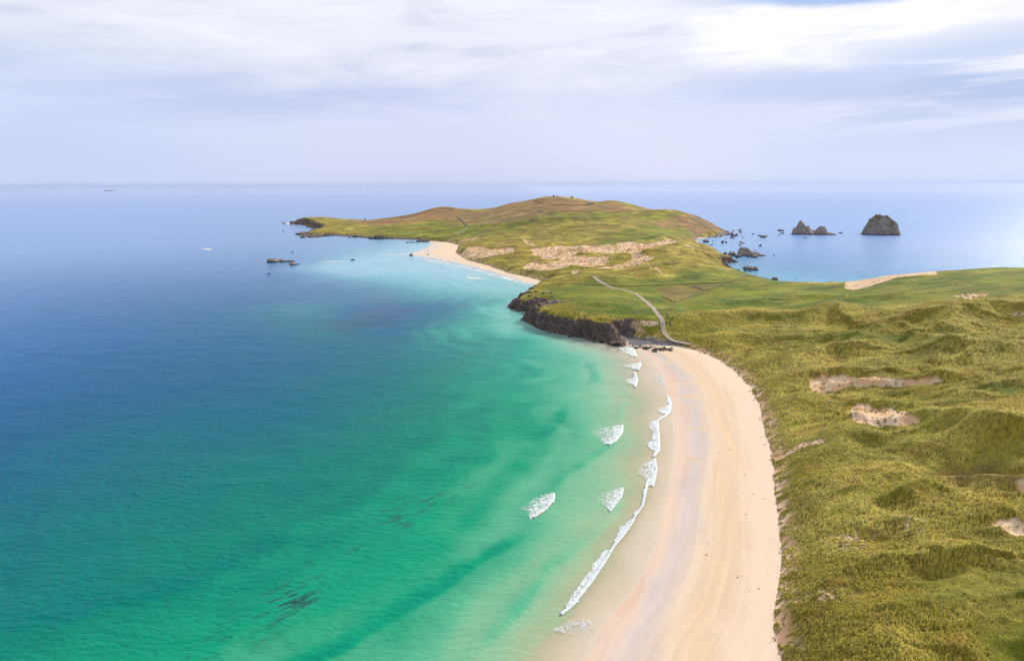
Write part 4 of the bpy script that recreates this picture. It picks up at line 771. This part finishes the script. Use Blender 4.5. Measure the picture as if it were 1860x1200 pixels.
for k, (X, Y, a, h_, lb) in enumerate([(1345,335,105,28,'low dark rock with a pointed end left of the twin pointed stacks'),(1365,373,45,17,'small dark rock just below the one left of the twin stacks'),(1025,567,45,20,'lone dark rock right of the scattered ones, above the wedge'),(1235,710,32,15,'lone small rock off the pointed end of the wedge-shaped islet'),(1712,440,42,13,'small flat rock in front of the taller pointed stack'),(1760,444,15,5,'tiny rock beside the flat one in front of the pointed stack'),(1575,1061,18,8,'tiny lone rock in the pale water near the green field'),
   (835,740,42,20,'small rock in front of the wedge-shaped islet, left one'),(930,745,85,36,'dark rock in front of the wedge-shaped islet, right one'),(548,706,56,60,'broken rock at the left end of the wedge-shaped islet'),(605,716,80,60,'broken middle rock between the cliff point and the wedge-shaped islet'),(680,735,95,48,'broken rock touching the wedge-shaped islet'),(660,755,30,14,'small low rock under the broken ones by the wedge-shaped islet'),
   (800,918,80,30,'low dark rock left of the brown islet near the green shore'),(905,938,195,72,'brown lumpy islet close to the near green shore'),(865,962,60,18,'dark rock between the brown islet and the green field'),(680,945,90,22,'low rock against the shore left of the brown islet'),(790,952,60,16,'flat rock against the shore below the brown islet'),(1240,1088,95,56,'dark rock poking out beyond the edge of the green field')]):
    add_rock('sea_rock', *e8(X, Y), a / 8.45, h_ / 8.45, lb, 'rock', None, 560 + k, 4, .2)
k3 = lambda X, Y: (1420 + X / 7.75, 380 + Y / 7.75)
for k, (X, Y, a, h_, lb) in enumerate([(825,338,42,12,'small flat rock right of the lower pointed stack'),(862,347,22,7,'tiny rock right of the flat one beside the lower stack'),(455,345,46,52,'low rock joining the twin pointed stacks')]):
    add_rock('sea_rock', *k3(X, Y), a / 7.75, h_ / 7.75, lb, 'rock', None, 590 + k, 3)
w1 = lambda X, Y: (460 + X / 3.72, 330 + Y / 3.72)
for k, (X, Y, a, h_, lb) in enumerate([(130,546,80,26,'largest dark hump of the low skerry in the blue bay'),(205,543,60,16,'middle hump of the low skerry in the blue bay'),(255,541,60,10,'flat right end of the low skerry in the blue bay'),(265,565,48,18,'dark rock just in front of the low skerry'),(300,560,28,8,'small rock at the right tip of the front of the skerry'),(672,531,30,8,'flat lone rock off the far beach'),(105,624,20,4,'barely awash rock below the low skerry'),
   (1068,500,24,12,'dark rock at the water edge of the far beach tip'),(1183,496,20,10,'dark rock on the pale sand of the far beach tip'),(265,477,12,8,'tiny rock far out above the low skerry'),(200,334,14,5,'tiny rock off the dark headland shelf'),(215,283,40,6,'low rock awash in surf at the headland tip')]):
    add_rock('sea_rock', *w1(X, Y), a / 3.72, h_ / 3.72, lb, 'rock', None, 600 + k, 3, .1, z0=.3 if k in (7, 8) else 0)
# distant islet on the horizon
add_rock('islet', 202, 347.0, 16, 1.3, 'faint low rocky islet far out near the horizon', 'islet', None, 640, 3, 0, asp=.3)
# stacks from their own profile of heights
def stack(name, X0, X1, Yb, prof, conv, label, cat, seed, depth=.75, turf=0.0, sharp=.5, res=110):
    (a, yb), (c_, _) = conv(X0, Yb), conv(X1, Yb); XA = np.array(P(a, yb)); XB = np.array(P(c_, yb)); cen = (XA + XB) / 2; wv = np.linalg.norm(XB - XA); rr_ = np.linalg.norm(cen); m_ = rr_ / FPX
    hx_ = np.array([conv(p[0], p[1]) for p in prof]); t_ = (hx_[:, 0] - a) / (c_ - a); hh_ = (yb - hx_[:, 1]) * m_ * .90
    gx, gy = np.meshgrid(np.linspace(-.06, 1.06, res), np.linspace(-1, 1, res), indexing='ij'); dp = wv * depth
    wxx = gx + fbm(gx * 5 + gy * 1.5, gy * 4, 4, seed) * .05; h0 = np.interp(wxx, t_, hh_); 
    e = np.clip(1 - np.abs(gy + .25 * fbm(gx * 4, gy * 2, 3, seed + 3)) ** 1.7, 0, 1) ** sharp
    edge = np.clip(np.minimum(gx, 1 - gx) / .05 + .6, 0, 1)
    X_ = (gx - .5) * wv; Y_ = gy * dp / 2
    st_ = ((X_ * .45 + h0 * e * .9 + fbm(X_ / 9, Y_ / 9, 3, seed + 9) * 5) / 5.0) % 1.0
    zz = h0 * e * edge * (1 + .16 * fbm(X_ / (wv * .09), Y_ / (wv * .09), 4, seed + 5)) + (st_ - .5) * wv * .030 * e - 1.5 * (1 - e) - .8
    ix = np.arange(gx.size).reshape(gx.shape); f_ = np.stack([ix[:-1, :-1], ix[1:, :-1], ix[1:, 1:], ix[:-1, 1:]], -1).reshape(-1, 4)
    # close the underside with a skirt
    ring = np.concatenate([ix[:, 0], ix[-1, 1:], ix[-2::-1, -1], ix[0, -2:0:-1]]); V_ = np.stack([X_, Y_, zz], -1).reshape(-1, 3); n0 = len(V_); low = V_[ring].copy(); low[:, 2] = -6; V_ = np.concatenate([V_, low]); q = np.arange(len(ring)); q2 = np.roll(q, -1)
    f_ = np.concatenate([f_, np.stack([ring[q], n0 + q, n0 + q2, ring[q2]], -1)])
    o = mk(name, V_, f_, MR, {'turf': np.full(len(V_), turf)}, smooth=False); o.location = (cen[0], cen[1], 0); o.rotation_euler = (0, 0, -math.atan2(cen[0], cen[1])); return tag(o, label, cat)
stack('sea_stack', 1150, 1640, 350, [(1150, 330), (1165, 290), (1200, 225), (1240, 150), (1290, 120), (1340, 95), (1400, 92), (1440, 105), (1480, 135), (1540, 165), (1580, 200), (1600, 260), (1620, 310), (1640, 340)], k3, 'largest sea stack, a broad dome with green turf on its top, standing alone', 'sea stack', 701, .85, 1.0, .38)
stack('sea_stack', 150, 470, 350, [(150, 325), (165, 275), (200, 255), (225, 210), (245, 165), (260, 155), (285, 175), (310, 205), (320, 240), (345, 228), (365, 225), (385, 262), (420, 290), (445, 305), (470, 325)], k3, 'taller of the twin stacks, with a pointed peak and a small shoulder', 'sea stack', 711, .8, 0.0, .55)
stack('sea_stack', 465, 760, 357, [(465, 330), (490, 290), (520, 255), (545, 228), (560, 228), (575, 250), (590, 242), (612, 265), (622, 295), (645, 325), (690, 325), (720, 335), (760, 343)], k3, 'smaller of the twin stacks, with a low tail of rock on its right', 'sea stack', 721, .6, 0.0, .55)
stack('wedge_islet', 672, 1165, 712, [(672, 672), (690, 640), (705, 598), (735, 575), (790, 590), (850, 618), (920, 640), (980, 660), (1040, 685), (1100, 700), (1140, 715), (1165, 726)], e8, 'dark wedge-shaped islet, high at its left end and tapering to the right', 'islet', 731, .40, 0.0, .5)

MRC = MR.copy(); MRC.name = 'cliff_rock'
for nd in MRC.node_tree.nodes:
    if nd.type == 'VALTORGB' and len(nd.color_ramp.elements) == 4:
        for e_, c_ in zip(nd.color_ramp.elements, ((.022, .016, .014), (.085, .06, .048), (.17, .125, .098), (.33, .26, .205))): e_.color = c_ + (1,)
# crags along the shores: one mesh of cliff
cv_ = []; cf_ = []; off = 0
def crag(px, py, z_, wpx, hpx, seed, sub=4, tilt=.35, asp=.9, spin=0.0, sink=.0):
    global off
    X, Y = P(px, py, z_); rr_ = math.hypot(X, Y); m_ = rr_ / FPX; w_, h_ = wpx * m_, hpx * m_
    v_, f_ = rock_verts(sub, seed, w_ * 1.15, w_ * asp * 1.1, h_ * 1.1, -math.atan2(X, Y) + spin, tilt, .32, 10)
    v_ = v_ + np.array([X + X / rr_ * w_ * asp * .35, Y + Y / rr_ * w_ * asp * .35, z_ - sink]); cv_.append(v_); cf_.append(f_ + off); off += len(v_)
rg = np.random.default_rng(3)
n5 = lambda X, Y: (900 + X / 5.47, 520 + Y / 5.47)
# near headland: big buttresses (x, base y, width, height in enlarged pixels)
for k, (X, Y, a, h_) in enumerate([(330,358,60,44),(385,380,90,85),(440,405,95,85),(500,425,90,80),(560,432,90,70),(625,440,90,75),(690,452,90,85),(745,462,70,75),(800,490,90,120),(850,495,80,125),(905,480,70,100),(950,490,80,100),(1000,500,90,100),(1050,540,100,110),(1110,545,100,90),(1170,530,90,70),(1000,535,60,50),(1075,560,70,40),(1215,590,110,55),(1270,590,70,45),(1180,578,60,30),(1250,560,60,50),(1230,500,90,70),(1300,480,100,60),(1360,485,90,55),(1420,520,80,40),(1480,530,70,30),
    (175,222,60,50),(215,225,70,80),(265,232,60,80),(300,240,70,75),(352,236,40,24),(400,215,80,50),(455,195,90,40),(520,150,90,35),(430,130,90,40),(350,110,70,40),(370,75,70,45),(430,70,80,40),(500,75,80,35),(570,75,80,25),(315,95,24,28),(310,292,24,12),(560,170,120,20),(650,165,110,16),(720,160,70,12)]):
    hz = max(0, zat(*P(*n5(X, Y), 0)[:2]))
    zz_ = 0.0
    if k >= 32 or 22 <= k <= 26: hq = hit(*n5(X, Y)); zz_ = max(0, zat(*hq) - .8)
    crag(*n5(X, Y), zz_, a / 5.47 * 1.05, h_ / 5.47 * (.70 if k < 32 else .45), 800 + k, 5, .35 + rg.uniform(-.1, .2), .8, rg.uniform(-.4, .4))
# headland tip and dark shelves of the north-west shore
g6 = lambda X, Y: (500 + X / 6.2, 370 + Y / 6.2)
for k, (X, Y, a, h_) in enumerate([(200,232,60,45),(250,236,70,60),(310,238,80,60),(370,238,80,55),(430,235,60,50),(400,268,80,25),(470,275,100,30),(530,262,80,25),(250,350,50,25),(300,348,90,18),(380,345,100,20),(450,345,120,20),(330,385,100,10),(420,380,130,18),(510,372,120,20),(590,365,100,18),(660,360,90,20),(730,362,80,14),(850,383,70,10),(920,380,90,22),(980,378,60,16),(1040,372,60,16),(1080,398,60,30),(1130,398,90,60),(1190,400,90,50),(1260,398,90,30),(1330,396,100,22),(1410,392,100,16),(1480,388,80,10),(1500,440,50,10),(1560,438,80,12),(1630,432,80,22),(1700,432,80,22),(1640,405,90,20),(1700,400,80,22),(1750,395,80,20),(440,300,70,16),(965,172,40,22),(1010,176,25,10)]):
    zz_ = 0.0
    if k >= 37: zz_ = zat(*hit(*g6(X, Y + 8)))
    crag(*g6(X, Y), zz_, a / 6.2, h_ / 6.2 * .8, 900 + k, 4, .15, .7)
# cliff point above the wedge, and rocky east shore
for k, (X, Y, a, h_) in enumerate([(640,812,90,35),(580,818,100,60),(520,820,100,110),(460,830,80,110),(420,800,90,130),(370,760,90,90),(320,720,80,60),(280,680,80,50),(590,930,80,40),(540,905,80,50),(500,880,60,40),(640,940,60,16),(460,760,100,120),(60,440,80,14),(150,440,80,12),(240,436,80,14),(330,432,80,16),(410,420,80,22),(470,400,60,30),(510,400,60,24)]):
    crag(*e8(X, Y), 0.0 if k < 11 or k > 12 else 1.0, a / 8.45, h_ / 8.45 * .8, 950 + k, 4, .3, .7)
cl_o = mk('cliff', np.concatenate(cv_), np.concatenate(cf_), MRC, {'turf': np.full(off, .35)}, smooth=False); tag(cl_o, kind='structure')
# loose boulders in the water below the near cliff
for k, (X, Y, a, h_, lb) in enumerate([(480,425,60,22,'dark rock at the waterline under the left end of the near cliff'),(600,462,50,24,'low dark rock in the water left of the middle buttress'),(650,472,45,20,'second low dark rock in the water left of the middle buttress'),(735,505,44,16,'dark rock standing clear in the green water before the near cliff'),(575,458,24,12,'small dark rock left of the two low ones under the cliff'),(975,525,40,18,'dark rock in the surf at the foot of the near cliff'),(1118,578,22,10,'little rock left of the big dark boulder at the head of the beach'),(1320,560,60,22,'dark boulder on the sand beside the pebble bank')]):
    add_rock('boulder', *n5(X, Y), a / 5.47, h_ / 5.47, lb, 'boulder', None, 980 + k, 3, .1)
# weed-covered boulders on the sand at the head of the beach
protos = []
GB = 'weedy boulders at the head of the beach'; LB = 'one of the low dark weedy boulders strewn on pale sand below the pebble bank'
for k in range(5):
    v_, f_ = rock_verts(3, 1000 + k, 2.2, 1.6, .8, 0, .1); o = mk('boulder', v_, f_, MR, {'turf': np.full(len(v_), .6)}); tag(o, LB, 'boulder', GB); protos.append(o)
rb = np.random.default_rng(21); cnt = 0
while cnt < 90:
    X = rb.uniform(940, 1195); Y = 272 + (X - 1060) * .01 + rb.normal(0, 7) + (6 if X > 1050 else -4)
    if rb.uniform() < .25 and X < 1000: continue
    hq = hit(900 + X / 3.72, 560 + Y / 3.72)
    o = protos[cnt] if cnt < 5 else protos[cnt % 5].copy()
    if cnt >= 5: col.objects.link(o)
    s_ = rb.uniform(.45, 1.25); o.location = (hq[0], hq[1], float(zfull(np.array([hq[0]]), np.array([hq[1]]))[0]) + .05); o.scale = (s_ * rb.uniform(.8, 1.5), s_, s_); o.rotation_euler = (0, 0, rb.uniform(0, 6.28)); cnt += 1
# pebble bank
pv = []; pf = []; po = 0; iv, jf = ICO[2]
for (X0, X1, Y0, Y1, N_) in [(1240, 1440, 500, 545, 500), (1330, 1860, 545, 578, 1500)]:
    for k in range(N_):
        X = rb.uniform(X0, X1); Y = rb.uniform(Y0, Y1)
        hq = hit(*n5(X, Y)) if k % 5 == 0 else (hq[0] + rb.normal(0, 1.2), hq[1] + rb.normal(0, 1.2))
        s_ = rb.uniform(.25, .6); v_ = iv * np.array([s_, s_ * .8, s_ * .5]); c2 = rb.uniform(0, 6); v_ = np.stack([v_[:, 0] * math.cos(c2) - v_[:, 1] * math.sin(c2), v_[:, 0] * math.sin(c2) + v_[:, 1] * math.cos(c2), v_[:, 2]], -1)
        pv.append(v_ + np.array([hq[0], hq[1], zat(*hq) + .08])); pf.append(jf + po); po += len(v_)
tag(mk('pebbles', np.concatenate(pv), np.concatenate(pf), plain('grey_pebble', (.20, .18, .19), .8, .45, 1.3)), kind='stuff')
print('rocks', time.time() - T0)

# ------------------------------------------------------------------ track, walls
def drape(pts, wid, name, m_, lift=.12, hgt=None, attrn=None):
    pl = np.array([hitf(*p)[:2] for p in pts]); seg = np.linalg.norm(np.diff(pl, axis=0), axis=1); L_ = np.concatenate([[0], np.cumsum(seg)]); step = max(1.5, wid * .6); t_ = np.arange(0, L_[-1], step)
    # smooth curve through the points
    xs = np.interp(t_, L_, pl[:, 0]); ys = np.interp(t_, L_, pl[:, 1]); kk = max(1, int(10 / step)); ker = np.ones(2 * kk + 1) / (2 * kk + 1)
    xs = np.convolve(np.pad(xs, kk, 'edge'), ker, 'valid'); ys = np.convolve(np.pad(ys, kk, 'edge'), ker, 'valid')
    tx = np.gradient(xs); ty = np.gradient(ys); ln = np.hypot(tx, ty) + 1e-9; nx, ny = -ty / ln, tx / ln
    if hgt is None:
        o5 = np.linspace(-.5, .5, 7); V_ = []
        for q in o5:
            X_ = xs + nx * wid * q; Y_ = ys + ny * wid * q; V_.append(np.stack([X_, Y_, zfull(X_, Y_) + lift], -1))
        V_ = np.stack(V_, 1); mz = V_[:, :, 2].max(1, keepdims=True); V_[:, :, 2] = np.maximum(V_[:, :, 2], mz - .25); n_, k_ = V_.shape[:2]
        ix = np.arange(n_ * k_).reshape(n_, k_); f_ = np.stack([ix[:-1, :-1], ix[1:, :-1], ix[1:, 1:], ix[:-1, 1:]], -1).reshape(-1, 4)
        return mk(name, V_.reshape(-1, 3), f_, m_, {'tracks': np.tile(np.array([0.3, 0, 0, .55, 0, 0, .3]), n_)})
    rr2 = np.random.default_rng(int(abs(xs[0])) + 3); V_ = []
    for q, zq in ((-.6, -.4), (-.38, 1), (.38, 1), (.6, -.4)):
        X_ = xs + nx * wid * q; Y_ = ys + ny * wid * q; V_.append(np.stack([X_, Y_, zfull(xs, ys) + (hgt * (1 + rr2.normal(0, .14, len(xs))) if zq > 0 else -.4)], -1))
    V_ = np.stack(V_, 1); n_ = len(V_); ix = np.arange(n_ * 4).reshape(n_, 4); f_ = np.stack([ix[:-1, :-1], ix[1:, :-1], ix[1:, 1:], ix[:-1, 1:]], -1).reshape(-1, 4)
    f_ = np.concatenate([f_, [[0, 1, 2, 3]], [ix[-1][::-1]]])
    return mk(name, V_.reshape(-1, 3), f_, m_, smooth=False)
tr_o = drape([(1076, 501), (1085, 508), (1096, 515), (1106, 521), (1118, 525), (1132, 527), (1147, 530), (1158, 536), (1172, 547), (1184, 557), (1193, 569), (1201, 580), (1207, 590), (1207, 596), (1203, 603), (1203, 609), (1210, 615), (1222, 619), (1240, 624), (1262, 629)], 3.3, 'track', MTR, .22)
tag(tr_o, kind='structure')
for pts, lb in [(IMG((900, 330), 3.72, [(400, 695), (600, 697), (750, 703), (950, 705), (1100, 700), (1300, 692), (1600, 680), (1860, 650)]), 'long dark field boundary crossing the green isthmus from the track junction to the far shore'),
    (IMG((900, 330), 3.72, [(1110, 770), (1170, 795), (1230, 820)]), 'short dark boundary on the left side of the brown triangular field'),
    (IMG((900, 330), 3.72, [(1235, 812), (1330, 775), (1420, 737), (1500, 710), (1560, 692)]), 'dark boundary along the lower right side of the brown triangular field'), (IMG((900, 330), 3.72, [(1320, 705), (1370, 722), (1418, 737)]), 'short boundary cutting the right corner of the brown triangular field'),
    (IMG((900, 330), 3.72, [(1225, 822), (1170, 870), (1158, 915), (1185, 960), (1200, 1000)]), 'dark winding field boundary beside the lower bend of the track'),
    (IMG((460, 330), 3.72, [(1520, 355), (1580, 325), (1640, 300), (1720, 270), (1830, 235)]), 'dark line of wall climbing across the far green hillside toward the summit'),
    (IMG((940, 340), 9.3, [(20, 515), (200, 455), (330, 430), (450, 415)]), 'dark wall along the foot of the brown summit moor'), (IMG((940, 340), 9.3, [(280, 222), (360, 265), (440, 300), (520, 285), (700, 250), (870, 200)]), 'V-shaped wall on the brown summit slope'), (IMG((940, 340), 9.3, [(560, 300), (700, 308), (900, 310), (1150, 312)]), 'straight pale wall running to the white hill cottage')]  :
    rr0 = math.hypot(*hitf(*pts[0])[:2]); wd_ = .8 if rr0 < 900 else 1.5
    tag(drape(pts, wd_, 'stone_wall', MW, hgt=.55 if rr0 < 900 else .9), lb, 'wall')
tag(drape(IMG((460, 330), 3.72, [(1380, 240), (1415, 268), (1450, 300), (1435, 322), (1370, 360)]), 2.2, 'stone_wall', plain('pale_wall', (.2, .2, .17)), hgt=1.4), 'pale angled wall on the green slope above the far beach', 'wall')

# ------------------------------------------------------------------ buildings on the summit
def boxv(x0, x1, y0, y1, z0, z1):
    v_ = [(a, b__, c__) for a in (x0, x1) for b__ in (y0, y1) for c__ in (z0, z1)]
    return np.array(v_, float), np.array([(0, 1, 3, 2), (4, 6, 7, 5), (0, 4, 5, 1), (2, 3, 7, 6), (0, 2, 6, 4), (1, 5, 7, 3)])
def box(name, dims, m_, parent): v_, f_ = boxv(*dims); return mk(name, v_, f_, m_, smooth=False, parent=parent)
def bunker(px, py, w_, h_, lb, name='concrete_bunker', cat='bunker', tower=False):
    q = hitf(px, py); e = bpy.data.objects.new(name, None); col.objects.link(e); e.location = (q[0], q[1], q[2] - .4); e.rotation_euler = (0, 0, -math.atan2(q[0], q[1])); tag(e, lb, cat)
    box('wall', (-w_ / 2, w_ / 2, -3, 3, -1.5, h_), MCON, e); box('roof', (-w_ / 2 - .4, w_ / 2 + .4, -3.4, 3.4, h_, h_ + .35), MCON, e)
    for k in (-.3, .05, .32): box('window', (w_ * k - .6, w_ * k + .6, -3.06, -2.9, h_ * .45, h_ * .8), MDRK, e)
    box('door', (w_ * .42 - .9, w_ * .42 - .1, -3.05, -2.9, -.2, h_ * .75), MDRK, e)
    if tower: box('lookout_room', (-w_ / 2, -w_ / 2 + w_ * .45, -2, 2, h_ + .35, h_ + 2.2), MCON, e)
    return e
bunker(1006, 355.8, 5, 3.2, 'dark square hut at the very top of the hill, left one', tower=True); bunker(1012, 356.3, 5, 2.0, 'low hut beside the square one on the hilltop'); bunker(1038.5, 358.2, 8, 2.6, 'long flat-roofed hut alone on the right of the hilltop')
q = hitf(1072, 372); e = bpy.data.objects.new('cottage', None); col.objects.link(e); e.location = (q[0], q[1], q[2] - .3); e.rotation_euler = (0, 0, -math.atan2(q[0], q[1]) + .2); tag(e, 'small white building with a dark roof in the saddle right of the hilltop', 'cottage')
box('wall', (-5, 5, -2.8, 2.8, -1, 2.8), MWHT, e)
rv_ = np.array([(-5.3, -3.2, 2.7), (5.3, -3.2, 2.7), (5.3, 3.2, 2.7), (-5.3, 3.2, 2.7), (-5.3, 0, 5.2), (5.3, 0, 5.2)]); ro = bpy.data.meshes.new('roof'); ro.from_pydata([tuple(p) for p in rv_], [], [(0, 1, 5, 4), (2, 3, 4, 5), (0, 4, 3), (1, 2, 5), (0, 3, 2, 1)]); ro.materials.append(MSLT); oo = bpy.data.objects.new('roof', ro); col.objects.link(oo); oo.parent = e
box('chimney', (-4.8, -3.9, -.5, .5, 4.6, 6.3), MWHT, oo)
for k in (-3, 2.4): box('window', (k - .5, k + .5, -2.86, -2.75, 1.0, 2.0), MDRK, e)
box('door', (-.5, .5, -2.86, -2.75, 0, 2.0), MDRK, e)
bunker(1066, 372.6, 4, 2.2, 'little dark shed left of the white building', 'shed', 'shed'); bunker(1077.5, 370.3, 5, 2.2, 'little dark shed right of the white building', 'shed', 'shed')

# ------------------------------------------------------------------ haze
hv_, hf_ = boxv(-70000, 70000, -6000, 70000, -42, 160)
MH = bpy.data.materials.new('haze_air'); MH.use_nodes = True; n = NT(MH.node_tree); n.n.clear(); o = n.new('ShaderNodeOutputMaterial'); pvn = n.new('ShaderNodeVolumePrincipled')
pvn.inputs['Color'].default_value = (.56, .72, 1.0, 1); pvn.inputs['Density'].default_value = HAZE = 0.000012; pvn.inputs['Anisotropy'].default_value = .2; n.l.new(pvn.outputs[0], o.inputs['Volume'])
if HAZE > 0: tag(mk('haze', hv_, hf_, MH, smooth=False), kind='stuff')
print('done', time.time() - T0)
